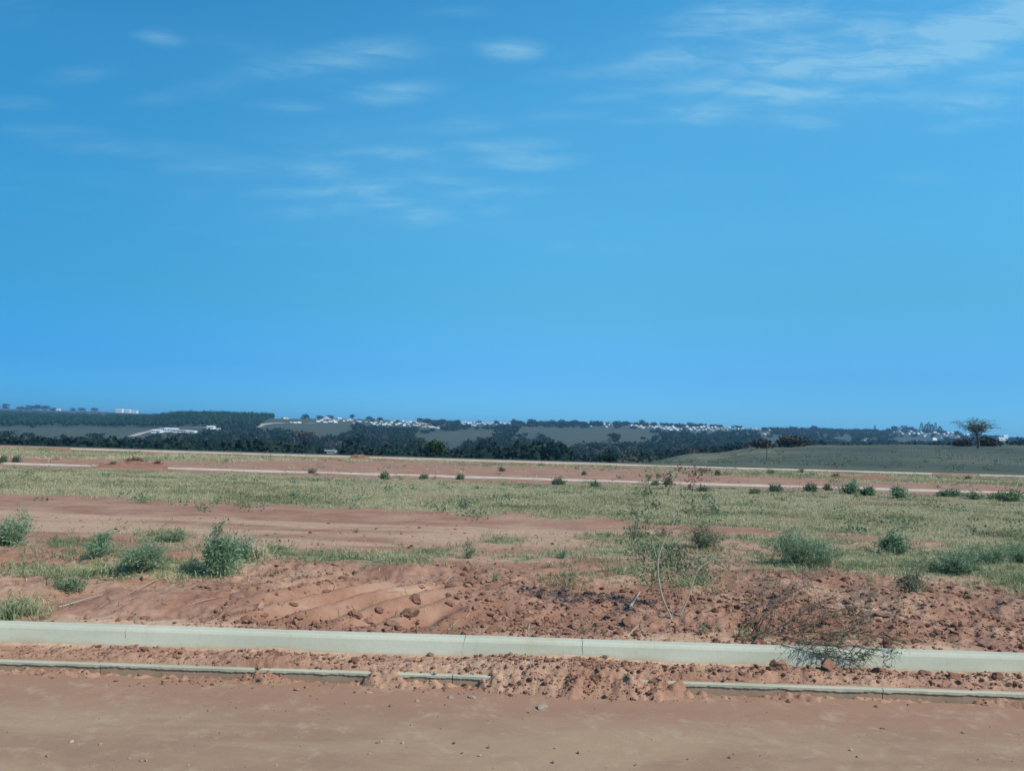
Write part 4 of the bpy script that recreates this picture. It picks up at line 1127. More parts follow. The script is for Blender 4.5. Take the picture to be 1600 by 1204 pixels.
# sticks: (from, to, radius, label)
SK = [((1098, 925), (1158, 944), .006, 'long pale stick lying right of the sapling'),
      ((985, 950), (1000, 927), .012, 'short thick splintered piece of wood standing in the soil left of the sapling'),
      ((978, 945), (992, 955), .010, 'flat wood splinter beside the thick piece'),
      ((980, 995), (1000, 975), .005, 'left of two crossed sticks leaning at the kerb'),
      ((1000, 975), (1012, 996), .005, 'right of two crossed sticks leaning at the kerb'),
      ((825, 984), (828, 975), .005, 'short pale peg behind the kerb left of the straight joint'),
      ((700, 985), (718, 968), .0035, 'thin forked dry twig above the jagged crack'),
      ((602, 926), (636, 926), .003, 'thin straight straw lying above the ripples'),
      ((1345, 958), (1362, 955), .009, 'pale broken end of the branch on the right soil slope'),
      ((246, 907), (200, 930), .005, 'pale twisted dry stalk slanting left of the ripples'),
      ((92, 950), (160, 930), .005, 'long dry stalk near the left kerb end'),
      ((300, 945), (340, 935), .004, 'dry stalk on the sand left of the tall pale clod'),
      ((1140, 878), (1190, 905), .004, 'thin dry stick slanting down right of the sapling'),
      ((695, 912), (712, 898), .004, 'short dry stick on the rough soil above the jagged crack'),
      ((510, 880), (535, 886), .007, 'pale flat splinter below the green strip')]
for (a, b, r, lab) in SK:
    A = at(*a); B = at(*b)
    mid = (A + B) / 2 + np.array([0, 0, .02]) + rng.normal(size=3) * .006
    A[2] += r * 1.5; B[2] += r * 1.5; mid[2] = max(mid[2], float(H(mid[0:1], mid[1:2])[0]) + r * 1.5)
    mb = MB(); tube(mb, bez(A, mid, B, 7) - A, np.linspace(r, r * .5, 7) * rng.uniform(.8, 1.2, 7), 6, rng.uniform(0, 1))
    obj('stick', mb.mesh('stick', M_PALE), loc=A, label=lab, cat='stick', group='sticks on the soil')

# ------------------------------------------------------------------ shrubs along the second street and beyond
FS = [(1328, 772, 26, 34, 'M_LEAF', 'dense dark round bush at the second street, left of a pair'),
      (1356, 774, 14, 26, 'M_LEAFD', 'lower bush touching the dense round bush at the second street'),
      (1405, 778, 23, 32, 'M_LEAF', 'dense round bush at the second street, right of the pair'),
      (1485, 776, 14, 44, 'M_LEAFD', 'low dark bush row at the second street near the right edge'),
      (1520, 780, 12, 40, 'M_LEAFD', 'flat green growth right of the low dark bush row'),
      (1582, 784, 24, 46, 'M_LEAFD', 'tall bush at the second street on the right edge'),
      (1555, 780, 12, 36, 'M_LEAFD', 'low bush left of the tall right edge bush'),
      (1268, 768, 16, 20, 'M_GREY', 'small green bush left of the dense pair'),
      (1293, 766, 12, 12, 'M_GREY', 'tiny bush just left of the dense pair'),
      (1214, 768, 14, 26, 'M_GREY', 'flat grey green bush well left of the dense pair'),
      (601, 749, 18, 13, 'M_LEAFD', 'narrow upright plant before the second kerb left of centre'),
      (720, 749, 13, 20, 'M_GREY', 'rounded grey plant before the second kerb near centre'),
      (485, 739, 12, 26, 'M_GREY', 'wispy grey plant before the second kerb at left'),
      (455, 738, 8, 18, 'M_LEAFD', 'small plant left of the wispy grey one'),
      (560, 746, 8, 20, 'M_GREY', 'low plant left of the narrow upright plant'),
      (630, 750, 9, 30, 'M_LEAFD', 'low dark plant right of the narrow upright plant'),
      (662, 748, 12, 22, 'M_GREY', 'grey tuft between the upright and rounded plants'),
      (875, 757, 16, 34, 'M_LEAFD', 'wide dark green plant at the second street right of centre'),
      (848, 756, 9, 20, 'M_GREY', 'low plant left of the wide dark one'),
      (912, 742, 12, 8, 'M_LEAFD', 'thin plant behind the second kerb right of centre'),
      (783, 736, 11, 18, 'M_GREY', 'round grey plant behind the second kerb at centre'),
      (930, 760, 12, 22, 'M_GREY', 'grey plant on the field edge left of the sapling leaves'),
      (1022, 758, 12, 18, 'M_LEAFD', 'dark plant on the street seen through the sapling'),
      (1044, 757, 22, 14, 'M_LEAFD', 'upright dark plant at the street behind the sapling'),
      (1120, 742, 14, 16, 'M_LEAFD', 'dark plant beyond the second kerb right of the sapling'),
      (1100, 768, 10, 18, 'M_LEAFD', 'dark plant on the field edge right of the sapling'),
      (1180, 772, 10, 22, 'M_GREY', 'low grey plant on the field edge right of the sapling'),
      (325, 731, 9, 9, 'M_LEAFD', 'small plant at the second kerb far left'),
      (297, 724, 7, 12, 'M_GREY', 'small grey plant behind the second kerb far left'),
      (65, 711, 7, 14, 'M_GREY', 'grey plant on the far lot near the left edge'),
      (200, 713, 6, 16, 'M_LEAFD', 'low dark plant on the far lot at left'),
      (360, 717, 7, 12, 'M_LEAFD', 'dark plant on the far lot left of centre'),
      (25, 722, 16, 12, 'M_LEAFD', 'dark upright plant at the second kerb near the left edge'),
      (5, 722, 13, 14, 'M_GREY', 'grey plant at the second kerb on the left edge'),
      (1252, 738, 9, 14, 'M_LEAFD', 'dark plant by the third street right of the sapling'),
      (1205, 740, 9, 26, 'M_LEAFD', 'green plant group behind the second kerb right of centre'),
      (1140, 740, 6, 16, 'M_LEAFD', 'small plant on the strip behind the second kerb'),
      (1512, 748, 7, 10, 'M_GREY', 'small plant on the strip near the right edge'),
      (380, 800, 8, 14, 'M_GREY', 'faint sprig at the field front edge left of centre'),
      (215, 723, 14, 44, 'M_LEAFR', 'reddish brown bush in front of the soil mound far left'),
      (245, 728, 12, 28, 'M_LEAFR', 'reddish brown bush right end beside the soil mound'),
      (178, 728, 10, 14, 'M_GREY', 'grey plant at the left foot of the soil mound'),
      (1000, 770, 8, 22, 'M_GREY', 'low grey plant in the field behind the sapling'),
      (250, 730, 6, 20, 'M_LEAFD', 'tiny dark plant at the street before the soil mound'),
      (1305, 745, 6, 20, 'M_LEAFR', 'reddish low weed behind the second kerb above the dense bushes')]
for ii, (px, py, h, w, mn, lab) in enumerate(FS):
    if px < 1190 and h < 10 and 'reddish' not in lab: continue
    big = w > 30
    place_shrub('shrub', lab, 'shrub', px, py, h, w, leaf=globals()[mn] if px > 1190 or 'reddish' in lab else M_GREY, group='shrubs by the far streets', ns=16 if h > 12 else 9, tw=9, lf=12 if h > 12 else 9,
                L=.10 if py < 790 else .05, asp=.55, r0=.012, low=.1, seed=60 + ii)
# weeds too small to count across the field
mb = MB(); st = MB()
k = 330
y = np.exp(rng.uniform(math.log(15), math.log(78), k)); x = y * rng.uniform(-.8, .8, k)
m = ~((y > R2N) & (y < R2F)); x, y = x[m], y[m]; z = H(x, y)
for q_ in range(len(x)):
    c = 26; s_ = rng.uniform(.05, .16) * (1 + y[q_] / 60)
    P = np.array([x[q_], y[q_], z[q_]]) + np.abs(rng.normal(size=(c, 3))) * np.array([0, 0, s_ * .6]) + rng.normal(size=(c, 3)) * np.array([s_, s_, 0])
    leaves(mb, P, rng.normal(size=(c, 3)) + np.array([0, 0, 1.]), np.full(c, .05 + y[q_] * .001), np.full(c, .025 + y[q_] * .0006), rng.normal(.5, .3, c))
obj('weeds', mb.mesh('weeds', M_LEAFD), label='scattered tiny dark weeds dotted over the grass field', cat='weeds', kind='stuff')

# soil mounds on the far lot
def mound(px, py, wpx, hpx, label, seed, dep=1.2):
    p = at(px, py); s = np.linalg.norm(p - EYE) / F
    k = 46; u = np.linspace(-1, 1, k); U, Vv = np.meshgrid(u, u)
    r = np.sqrt(U ** 2 + Vv ** 2)
    hh = np.clip(1 - r + .35 * fbm(U * 2.4, Vv * 2.4, 4, seed), 0, 1) ** .9
    Z = hpx * s * hh * (1 + .4 * fbm(U * 7, Vv * 7, 3, seed + 1)) - .05 * (r > .8)
    X = U * wpx * s / 2; Y = Vv * dep
    zz = H(p[0] + X, p[1] + Y) - p[2]; zz = np.where(np.abs(zz) > .4, 0, zz)
    V = np.stack([X, Y, Z + zz - .02], -1).reshape(-1, 3)
    i = np.arange(k - 1)[:, None] * k; j = np.arange(k - 1)[None]
    q = np.stack([i + j, i + j + 1, i + k + j + 1, i + k + j], -1).reshape(-1, 4)
    mb = MB(); mb.add(V, quads2tris(q), .35); obj('soil_mound', mb.mesh('soil_mound', M_CLOD), loc=p, label=label, cat='soil mound')
mound(562, 716, 40, 7, 'small red soil heap on the far lot left of centre', 5)
mound(520, 719, 60, 4, 'long low red soil heap left of the small peaked heap', 6)
mound(610, 720, 60, 4, 'long dark red soil ridge right of the small peaked heap', 7)
mound(205, 729, 110, 7, 'broad red soil mound breaking the second kerb at far left', 8, 1.5)
mound(1370, 749, 150, 5, 'low dark red soil bank behind the second kerb at right', 9)

# ------------------------------------------------------------------ trees
def blob_tree(h, w, seed, nl=220, leaf=None, nb=6, flat=.8, lowcrown=.25, trunk=True):
    """trunk with limbs, crown of leaf clumps spread through several uneven lobes"""
    r = np.random.default_rng(seed); st = MB(); fo = MB()
    cs = []
    for _ in range(nb):
        a = r.uniform(0, 6.28); q_ = r.uniform(0, .30) * w
        cs.append((np.array([math.cos(a) * q_, math.sin(a) * q_, h * r.uniform(lowcrown + .2, .82)]), w * r.uniform(.20, .34), h * r.uniform(.13, .22)))
    cs.append((np.array([0, 0, h * .42]), w * .40, h * .42)); cs.append((np.array([w * r.uniform(-.15, .15), 0, h * .25]), w * .42, h * .26))
    nb += 2
    tube(st, bez(np.array([0, 0, -.5]), np.array([.02 * w, 0, h * .3]), np.array([0, .02 * w, h * .55]), 5), np.linspace(h * .028, h * .012, 5), 5, .3)
    for c, a, b in cs[:5]:
        tube(st, bez(np.array([0, 0, h * .3]), np.array([c[0] * .4, c[1] * .4, h * .45]), c, 4), np.linspace(h * .013, h * .004, 4), 4, .3)
    per = nl // nb
    for c, a, b in cs:
        d = r.normal(size=(per, 3)); d /= np.linalg.norm(d, axis=1)[:, None]
        rr = r.uniform(.5, 1.05, per) ** .5
        P = c + d * rr[:, None] * np.array([a, a, b])
        L = (leaf or w * .1) * r.uniform(.6, 1.3, per)
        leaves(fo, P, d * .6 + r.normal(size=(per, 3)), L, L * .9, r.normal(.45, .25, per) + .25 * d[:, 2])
    return st, fo
def tree_thing(px, py, hpx, wpx, label, seed, mat=None, dist=None, nl=220, flat=.8, nb=6, group='single trees on the far slopes', cat='tree', lowcrown=.2):
    p = at(px, py); s = np.linalg.norm(p - EYE) / F
    st, fo = blob_tree(hpx * s, wpx * s, seed, nl, nb=nb, lowcrown=lowcrown)
    root = obj('tree', None, loc=p, label=label, cat=cat, group=group)
    obj('trunk', st.mesh('trunk', M_BARK), root); obj('crown', fo.mesh('crown', mat or M_TREE), root)
    return root

M_UMB = tint_mat('sparse dry crown', (.12, .125, .09), (.22, .21, .155), trans=.35, spec=0)
# the flat topped tree on the near slope at right
p = at(1528, 700); s = np.linalg.norm(p - EYE) / F
root = obj('umbrella_tree', None, loc=p, label='lone flat topped tree with spreading limbs on the grassy slope at right', cat='tree')
st = MB(); fo = MB(); hgt = 43 * s
def U(px, py, yo=0): return np.array([(px - 1528) * s, yo * s, (700 - py) * s])
tube(st, [U(1528, 702), U(1529, 692), U(1527, 684)], [.36, .28, .24], 7, .3)
tips = []
for ii in range(20):
    ex = 1527 + rng.uniform(-24, 24); ey = 664 + rng.uniform(-5, 7) + ((ex - 1527) / 24) ** 2 * 8; yo = rng.uniform(-18, 18)
    a = U(1527, 684); c = U(ex, ey, yo); b_ = U(1528 + (ex - 1528) * .45, 676, yo * .4)
    P = bez(a, b_, c, 7); tube(st, P, np.linspace(.07, .015, 7), 5, 1.); tips.append(c)
    for _ in range(5):
        i0 = rng.integers(2, 6); q1 = P[i0] + rng.normal(size=3) * np.array([3.5, 4, 1.3]) * s + np.array([0, 0, 2.4 * s]); tube(st, bez(P[i0], (P[i0] + q1) / 2, q1, 4), np.linspace(.05, .015, 4), 3, .2); tips.append(q1)
for c in tips:
    k_ = 24; w_ = rng.uniform(2.2, 4.6) * s
    leaves(fo, c + rng.normal(size=(k_, 3)) * np.array([w_, w_, w_ * .26]), rng.normal(size=(k_, 3)), rng.uniform(.16, .36, k_), rng.uniform(.10, .24, k_), rng.normal(.4, .3, k_))
obj('trunk', st.mesh('trunk', M_BARK), root); obj('crown', fo.mesh('crown', M_UMB), root)

ST_ = 'single trees on the skyline'
SKY = [(9, 637, 7, 12, 'tree on the left ridge nearest the picture edge'), (32, 638, 4, 12, 'low tree on the left ridge, second from the edge'),
       (47, 638, 6, 14, 'tree on the left ridge at the left end of the tree row'), (58, 638, 7, 14, 'tall tree in the middle of the left ridge row'), (70, 638, 7, 14, 'tree at the right end of the left ridge row'),
       (85, 638, 4, 12, 'low tree beside the small white house on the left ridge'), (113, 640, 4, 9, 'small tree between the house and the two round ridge trees'), (128, 640, 5, 10, 'left of two round trees on the left ridge'),
       (147, 640, 5, 11, 'right of two round trees on the left ridge'),
       (477, 650, 7, 16, 'broad tree at the left end of the town skyline'), (500, 651, 6, 12, 'skyline tree above the left end of the town'), (515, 651, 5, 14, 'low skyline tree right of the town end trees'),
       (550, 652, 9, 11, 'tallest round tree on the skyline left of centre'), (577, 654, 5, 12, 'skyline tree right of the tallest left one'), (594, 655, 5, 11, 'skyline tree before the bare tan crest'),
       (655, 657, 6, 12, 'skyline tree at the right end of the bare tan crest'), (668, 657, 6, 14, 'second skyline tree after the tan crest'), (690, 657, 5, 16, 'broad skyline tree left of a white roof'),
       (714, 658, 5, 12, 'skyline tree right of a white roof'), (803, 657, 8, 9, 'pointed tree on the skyline at centre'), (830, 660, 7, 16, 'dense tree right of the pointed centre tree'),
       (862, 664, 10, 18, 'left tree of the tall dark grove right of centre'), (880, 664, 11, 18, 'second tree of the tall dark grove'), (898, 664, 10, 18, 'third tree of the tall dark grove'), (914, 664, 8, 14, 'right tree of the tall dark grove'),
       (935, 664, 9, 15, 'dark tree between two bright houses right of centre'), (962, 663, 8, 16, 'dark tree above a white roof right of centre'), (975, 661, 5, 12, 'low tree left of the tallest right skyline tree'),
       (1003, 661, 9, 12, 'tallest round tree on the skyline right of centre'), (1022, 663, 5, 14, 'skyline tree right of the tallest one'), (1045, 664, 4, 16, 'low skyline tree above a row of white houses'),
       (1080, 664, 6, 14, 'skyline tree in the gap between white houses'), (1097, 665, 5, 16, 'broad skyline tree above the right house row'), (1115, 666, 5, 12, 'skyline tree over the end of the right house row'),
       (1240, 668, 5, 16, 'low broad skyline tree left of the rising wooded ridge'), (1272, 668, 7, 16, 'domed tree on the wooded ridge'), (1300, 668, 5, 5, 'thin pointed tree on the wooded ridge'), (1398, 671, 8, 14, 'round tree over the right village'),
       (1412, 671, 8, 16, 'second round tree over the right village'), (1425, 672, 7, 14, 'tree left of the conifers over the right village')]
for ii, (px, py, h, w, lab) in enumerate(SKY):
    tree_thing(px, py + 1.5, h * .95, w, lab, 300 + ii, nl=300, nb=9, group=ST_, lowcrown=-.02)
def conifer(px, py, hpx, wpx, label, seed):
    p = at(px, py); s = np.linalg.norm(p - EYE) / F; h = hpx * s; w = wpx * s; r = np.random.default_rng(seed)
    st = MB(); fo = MB(); tube(st, [(0, 0, -.5), (0, 0, h * .5), (0, 0, h * .97)], [h * .02, h * .014, h * .004], 5, .2)
    k_ = 260; u = r.uniform(.08, 1, k_); a = r.uniform(0, 6.28, k_); q_ = (1 - u) ** .7 * w / 2 * r.uniform(.4, 1.1, k_)
    P = np.stack([np.cos(a) * q_, np.sin(a) * q_, u * h], -1); L = w * .22 * r.uniform(.6, 1.2, k_)
    leaves(fo, P, np.stack([np.cos(a), np.sin(a), -.2 + 0 * a], -1) + r.normal(size=(k_, 3)) * .3, L, L * .7, r.normal(.4, .3, k_))
    root = obj('conifer_tree', None, loc=p, label=label, cat='tree', group=ST_); obj('trunk', st.mesh('trunk', M_BARK), root); obj('crown', fo.mesh('crown', M_TREE), root)
conifer(1440, 675, 13, 6, 'left conifer of the tall group over the right village', 1)
conifer(1447, 675, 11, 7, 'conifer second from left over the right village', 2)
conifer(1451, 675, 14, 6, 'tallest pointed conifer over the right village', 3)
conifer(1456, 675, 11, 7, 'conifer right of the tallest over the right village', 4)
conifer(1462, 676, 14, 5, 'slim dark conifer at the right of the group over the village', 5)
conifer(1469, 677, 10, 7, 'last and lowest conifer of the group over the village', 6)
conifer(1367, 674, 9, 4, 'lone slim conifer on the wooded ridge left of the village', 7)

NT_ = 'single trees standing out in the valley wood'
M_TG = tint_mat('fresh green foliage', (.022, .052, .024), (.05, .09, .038), trans=.1)
VT = [(848, 716, 22, 40, M_TG, 'rounded bright green tree in the valley right of centre'), (868, 718, 14, 18, M_TG, 'smaller green tree right of the rounded bright green one'),
      (650, 712, 30, 52, M_TG, 'large olive green tree in the valley left of centre'), (680, 714, 26, 40, M_TG, 'olive green tree right of the large one in the valley'),
      (953, 722, 12, 24, M_TREE, 'dark bushy tree at the lot edge right of centre'), (960, 690, 14, 22, M_TREE, 'dark tree standing in front of the pale central field'),
      (1240, 698, 14, 46, M_TREEB, 'brown leafless dome of a tree behind the right slope'), (1190, 700, 12, 34, M_TREEB, 'brown tree left of the brown dome'),
      (1545, 697, 11, 34, M_TREEB, 'broad brown tree behind the trunk of the flat topped tree'), (1505, 697, 9, 30, M_TREEB, 'broad brown tree left behind the flat topped tree'),
      (100, 686, 8, 10, M_TREE, 'single tree in the brown strip field at left'), (8, 690, 14, 26, M_TREE, 'dark round tree at the left edge of the valley wood'),
      (45, 690, 13, 24, M_TREE, 'second dark round tree of the left valley wood'), (150, 692, 13, 26, M_TREE, 'dark tree left of the farm road'), (1005, 686, 4, 9, M_TREE, 'small dark bush at the right end of the pale central field'),
      (760, 712, 28, 40, M_TREE, 'dark valley tree left of the rounded green one'), (560, 700, 24, 40, M_TREE, 'dark crown below the town slope'), (470, 696, 22, 44, M_TREEB, 'bluish brown crown in the valley left of centre')]
for ii, (px, py, h, w, mt, lab) in enumerate(VT):
    tree_thing(px, py, h, w, lab, 400 + ii, mat=mt, nl=520, nb=9, group=NT_, lowcrown=.05)

# houses: (px, py of foot, width px)
HS = []
def cl(pts): HS.extend(pts)
CLU = {
 'left end of the hillside town': ('small white house at the left end of the hillside town', [(444, 652, 7), (449, 651, 4), (476, 652, 6), (478, 649.5, 4), (461, 661, 5), (467, 661, 6), (455, 660, 4)]),
 'bright upper town cluster': ('white house in the bright dense cluster above the pale bare slope',
    [(497, 659, 6), (502, 657, 5), (506, 655, 6), (511, 654, 7), (509, 660, 7), (516, 659, 6), (515, 655, 5), (521, 657, 5), (524, 660, 6), (530, 655, 6), (527, 657, 4), (537, 658, 5), (543, 657, 5), (549, 657, 5), (552, 661, 4), (558, 658, 4), (562, 659, 6), (547, 655, 4)]),
 'crowded middle town': ('white or tan house in the crowded middle of the hillside town',
    [(580, 661, 5), (586, 660, 6), (584, 663, 5), (593, 662, 3), (600, 664, 6), (608, 664, 6), (612, 659, 4), (616, 657, 4), (611, 661, 5), (619, 664, 6), (623, 662, 5), (631, 665, 5), (629, 659, 5), (636, 660, 5), (641, 660, 5), (646, 664, 5), (652, 661, 4), (651, 665, 5), (657, 661, 4), (661, 662, 5), (665, 663, 4), (664, 667, 4), (669, 666, 3), (674, 668, 6), (684, 669, 5), (679, 668, 4), (640, 666, 3), (605, 660, 4), (596, 659, 4), (572, 659, 4), (660, 667, 3), (589, 664, 4), (603, 662, 4), (626, 661, 4), (638, 663, 4), (649, 659, 4), (656, 664, 4), (633, 662, 4)]),
 'white roofs on the skyline left of centre': ('white roof showing on the skyline left of centre', [(680, 656.5, 4), (705, 657, 6), (709, 657, 4)]),
 'small central hamlet': ('white house in the small hamlet just left of picture centre',
    [(722, 661, 4), (727, 660, 4), (731, 662, 5), (735, 661, 5), (738, 664, 4), (742, 665, 4), (745, 662, 4), (749, 662, 4), (754, 661, 3), (762, 661, 4), (768, 659, 4), (770, 661, 3), (782, 661, 3), (820, 660, 5), (725, 663, 4), (740, 660, 4), (757, 663, 4), (765, 663, 4), (775, 663, 3), (788, 662, 4), (796, 661, 3)]),
 'bright group between dark trees': ('bright white house between dark trees just right of centre', [(919, 661, 3), (923, 666, 3), (944, 663, 4), (947, 667, 4), (949, 669, 2.5), (956, 663.5, 5), (951, 664, 4)]),
 'white row right of centre': ('white house in the long roofed row right of centre',
    [(986, 665, 6), (993, 665, 5), (998, 667, 6), (1004, 669, 5), (1001, 666, 5), (1019, 667, 5), (1022, 669, 4), (1028, 665, 5), (1034, 669, 6), (1040, 667, 5), (1046, 668, 5), (1048, 672, 5), (1053, 669, 6), (1057, 672, 6), (1060, 669, 4), (1051, 666, 4), (1007, 667, 4), (1012, 668, 4), (1025, 667, 5), (1031, 667, 5), (1037, 670, 5), (1043, 670, 5), (1064, 670, 4), (1015, 666, 4)]),
 'longest white row': ('white house in the longest bright row, right of the tall sapling',
    [(1073, 667, 5), (1077, 670, 5), (1080, 672, 4), (1085, 670, 5), (1089, 668, 4), (1091, 672, 5), (1095, 668, 5), (1099, 667, 5), (1102, 671, 5), (1106, 669, 5), (1109, 671, 5), (1114, 673, 4), (1117, 668, 5), (1112, 668, 4), (1122, 670, 4), (1126, 669, 5), (1132, 669, 5), (1139, 669, 5), (1119, 671, 4), (1083, 668, 5), (1098, 672, 4), (1129, 671, 4), (1136, 671, 4), (1144, 670, 4), (1088, 673, 4), (1104, 667, 4), (1148, 671, 3)]),
 'thin line right of the longest row': ('small pale house in the thin line right of the long white row', [(1153, 670, 4), (1160, 670, 4), (1166, 670, 4), (1174, 670, 5), (1181, 671, 4), (1188, 671, 4), (1194, 679, 6), (1199, 677, 4), (1202, 672, 4)]),
 'right village under the conifers': ('pale house in the right village beneath the conifers',
    [(1376, 672, 4), (1381, 671, 4), (1396, 675, 4), (1404, 674, 4), (1408, 678, 8), (1404, 672.5, 6), (1410, 673, 5), (1422, 674, 6), (1420, 678, 5), (1428, 677, 4), (1434, 678, 6), (1440, 677, 5), (1444, 682, 5), (1438, 674, 5), (1446, 679, 5), (1450, 681, 6), (1458, 687, 10), (1453, 678, 4), (1460, 676, 6), (1465, 678, 5), (1474, 679, 5), (1480, 677, 6), (1479, 681, 4), (1486, 680, 5), (1492, 684, 5), (1497, 682, 6), (1488, 676, 5), (1470, 684, 4), (1505, 679, 5), (1512, 680, 6), (1351, 688, 2.5), (1353, 686, 2.5)]),
}
def wallmat(nm, c):
    m, k, b = newmat(nm, .8); p = pos(k)
    k.link(k.mix(k.rng(k.noise(p, .4, 3), .4, .7), c, tuple(v * .82 for v in c)), b.inputs['Base Color']); return m
WALLS = [wallmat('white render', (.80, .82, .82)), wallmat('cream render', (.72, .68, .60)), wallmat('grey render', (.50, .52, .54))]
ROOFS = [wallmat('pale roof', (.72, .74, .75)), wallmat('clay tile roof', (.36, .22, .16)), wallmat('grey roof', (.36, .38, .40))]
GLASS = wallmat('dark window glass', (.05, .06, .07))
def house_meshes(kind, wm, rm):
    w = MB(); r = MB()
    if kind == 0:      # gabled
        box(w, -.5, .5, -.38, .38, -.3, .34)
        w.add([(-.5, -.38, .34), (-.5, .38, .34), (-.5, 0, .54), (.5, -.38, .34), (.5, .38, .34), (.5, 0, .54)], [[0, 2, 1], [3, 4, 5]])
        for s_ in (-1, 1):
            r.add([(-.56, s_ * .46, .31), (.56, s_ * .46, .31), (.56, 0, .56), (-.56, 0, .56), (-.56, s_ * .46, .34), (.56, s_ * .46, .34), (.56, 0, .59), (-.56, 0, .59)],
                  quads2tris([[0, 1, 2, 3], [4, 7, 6, 5], [0, 4, 5, 1], [0, 3, 7, 4], [1, 5, 6, 2]]))
    elif kind == 1:    # flat with parapet and a lower wing
        box(w, -.5, .15, -.4, .4, -.3, .5); box(w, .15, .55, -.3, .35, -.3, .32)
        box(r, -.53, .18, -.43, .43, .5, .55); box(r, .18, .58, -.33, .38, .32, .36)
    else:              # hipped
        box(w, -.5, .5, -.42, .42, -.3, .33)
        r.add([(-.57, -.48, .33), (.57, -.48, .33), (.57, .48, .33), (-.57, .48, .33), (-.2, 0, .56), (.2, 0, .56)], [[0, 1, 5], [0, 5, 4], [1, 2, 5], [2, 3, 4], [2, 4, 5], [3, 0, 4], [0, 3, 2], [0, 2, 1]])
    g_ = MB()
    for wx in (-.3, 0.02):
        box(g_, wx - .06, wx + .06, -.43, -.37 if kind != 1 else -.39, .05, .2)
    return w.mesh('wall', wm), r.mesh('roof', rm), g_.mesh('window', GLASS)
HM = {(a, b, c): house_meshes(a, WALLS[b], ROOFS[c]) for a in range(3) for b in range(3) for c in range(3)}
HP = []
NUM = ('first second third fourth fifth sixth seventh eighth ninth tenth eleventh twelfth thirteenth fourteenth fifteenth sixteenth seventeenth '
       'eighteenth nineteenth twentieth').split()
NUM += ['twenty-' + q_ for q_ in NUM[:9]] + ['thirtieth'] + ['thirty-' + q_ for q_ in NUM[:9]]
KD = ('gabled', 'flat roofed', 'hip roofed'); WC = ('white', 'cream', 'grey'); RC = ('pale', 'clay red', 'grey')
for grp, (lab, pts) in CLU.items():
    for oi_, (px, py, w) in enumerate(sorted(pts)):
        p = at(px, py); s = np.linalg.norm(p - EYE) / F
        if p[1] < 500 or p[1] > 3500:
            r = ray(px, py); p = EYE + r / r[1] * 1900
        s = p[1] / F
        kd = random.choice((0, 0, 1, 2)); wl = random.choices((0, 1, 2), (7, 2, 1))[0]; rf = random.choices((0, 1, 2), (7, 2, 1))[0]
        W_, R_, G_ = HM[(kd, wl, rf)]
        root = obj('house', None, loc=p, label='%s house, %s from left of the %s' % (WC[wl], NUM[oi_], grp), cat='house', group=grp, rotz=random.uniform(.1, 1.0))
        w *= 1.0; root.location.z += s * random.uniform(-.1, .4); root.scale = (w * s, w * s * .9, w * s * random.uniform(.5, .75))
        obj('wall', W_, root); obj('roof', R_, root)
        HP.append((px, py, w))
def building(name, px, py, wpx, hpx, dep, label, wm, rm, cat='building', wins=4, roof='gable', group=None, rz=0.):
    p = at(px, py); s = p[1] / F; w = wpx * s; h = hpx * s * (.8 if name == 'farm_building' else 1.0)
    root = obj(name, None, loc=p, label=label, cat=cat, group=group, rotz=rz)
    a = MB(); box(a, -w / 2, w / 2, -dep / 2, dep / 2, -1.5, h * .7); obj('wall', a.mesh('wall', wm), root)
    a = MB()
    if roof == 'gable':
        V = [(-w / 2 - .5, -dep / 2 - .6, h * .7), (w / 2 + .5, -dep / 2 - .6, h * .7), (w / 2 + .5, dep / 2 + .6, h * .7), (-w / 2 - .5, dep / 2 + .6, h * .7), (-w / 2 - .5, 0, h), (w / 2 + .5, 0, h)]
        a.add(V, [[0, 1, 5], [0, 5, 4], [2, 3, 4], [2, 4, 5], [0, 4, 3], [1, 2, 5], [0, 3, 2], [0, 2, 1]])
    else: box(a, -w / 2 - .3, w / 2 + .3, -dep / 2 - .3, dep / 2 + .3, h * .7, h)
    obj('roof', a.mesh('roof', rm), root)
    for q_ in range(wins):
        x = -w / 2 + w * (q_ + .5) / wins; a = MB(); box(a, x - w * .05, x + w * .05, -dep / 2 - .05, -dep / 2 + .1, h * .25, h * .5); obj('window', a.mesh('window', GLASS), root)
    HP.append((px, py, wpx))
GF = 'white farm buildings at the foot of the plantation'
building('farm_building', 246, 676, 14, 6, 10, 'white gabled farm building at the left end of the farm', WALLS[0], ROOFS[0], group=GF)
building('farm_building', 268, 674, 18, 7, 10, 'tall white farm building left of the middle of the farm', WALLS[0], ROOFS[0], group=GF)
building('farm_building', 284, 675, 22, 5, 12, 'long low pale farm shed in the middle of the farm', WALLS[1], ROOFS[2], group=GF)
building('farm_building', 299, 675.5, 14, 4, 9, 'low white farm shed at the right end of the farm', WALLS[0], ROOFS[0], group=GF)
building('farm_building', 256, 671, 12, 4, 9, 'grey roofed farm building behind the left ones', WALLS[2], ROOFS[2], group=GF)
building('farm_building', 330, 670, 11, 6, 10, 'white farmhouse standing apart at the end of the farm road', WALLS[0], ROOFS[0], group=GF)
building('farm_building', 341, 671, 5, 3, 7, 'small white shed beside the separate farmhouse', WALLS[0], ROOFS[0], group=GF, wins=1)
building('farm_building', 514, 707, 22, 5, 9, 'pale roofed shed half hidden in the valley wood left of centre', WALLS[2], ROOFS[2], cat='shed')
building('apartment_building', 187, 641.5, 10, 6, 14, 'left of three white apartment blocks on the far left skyline', WALLS[0], ROOFS[0], roof='flat', wins=5, group='white blocks on the left skyline')
building('apartment_building', 200, 641.5, 8, 5.5, 14, 'middle of three white apartment blocks on the far left skyline', WALLS[0], ROOFS[0], roof='flat', wins=4, group='white blocks on the left skyline')
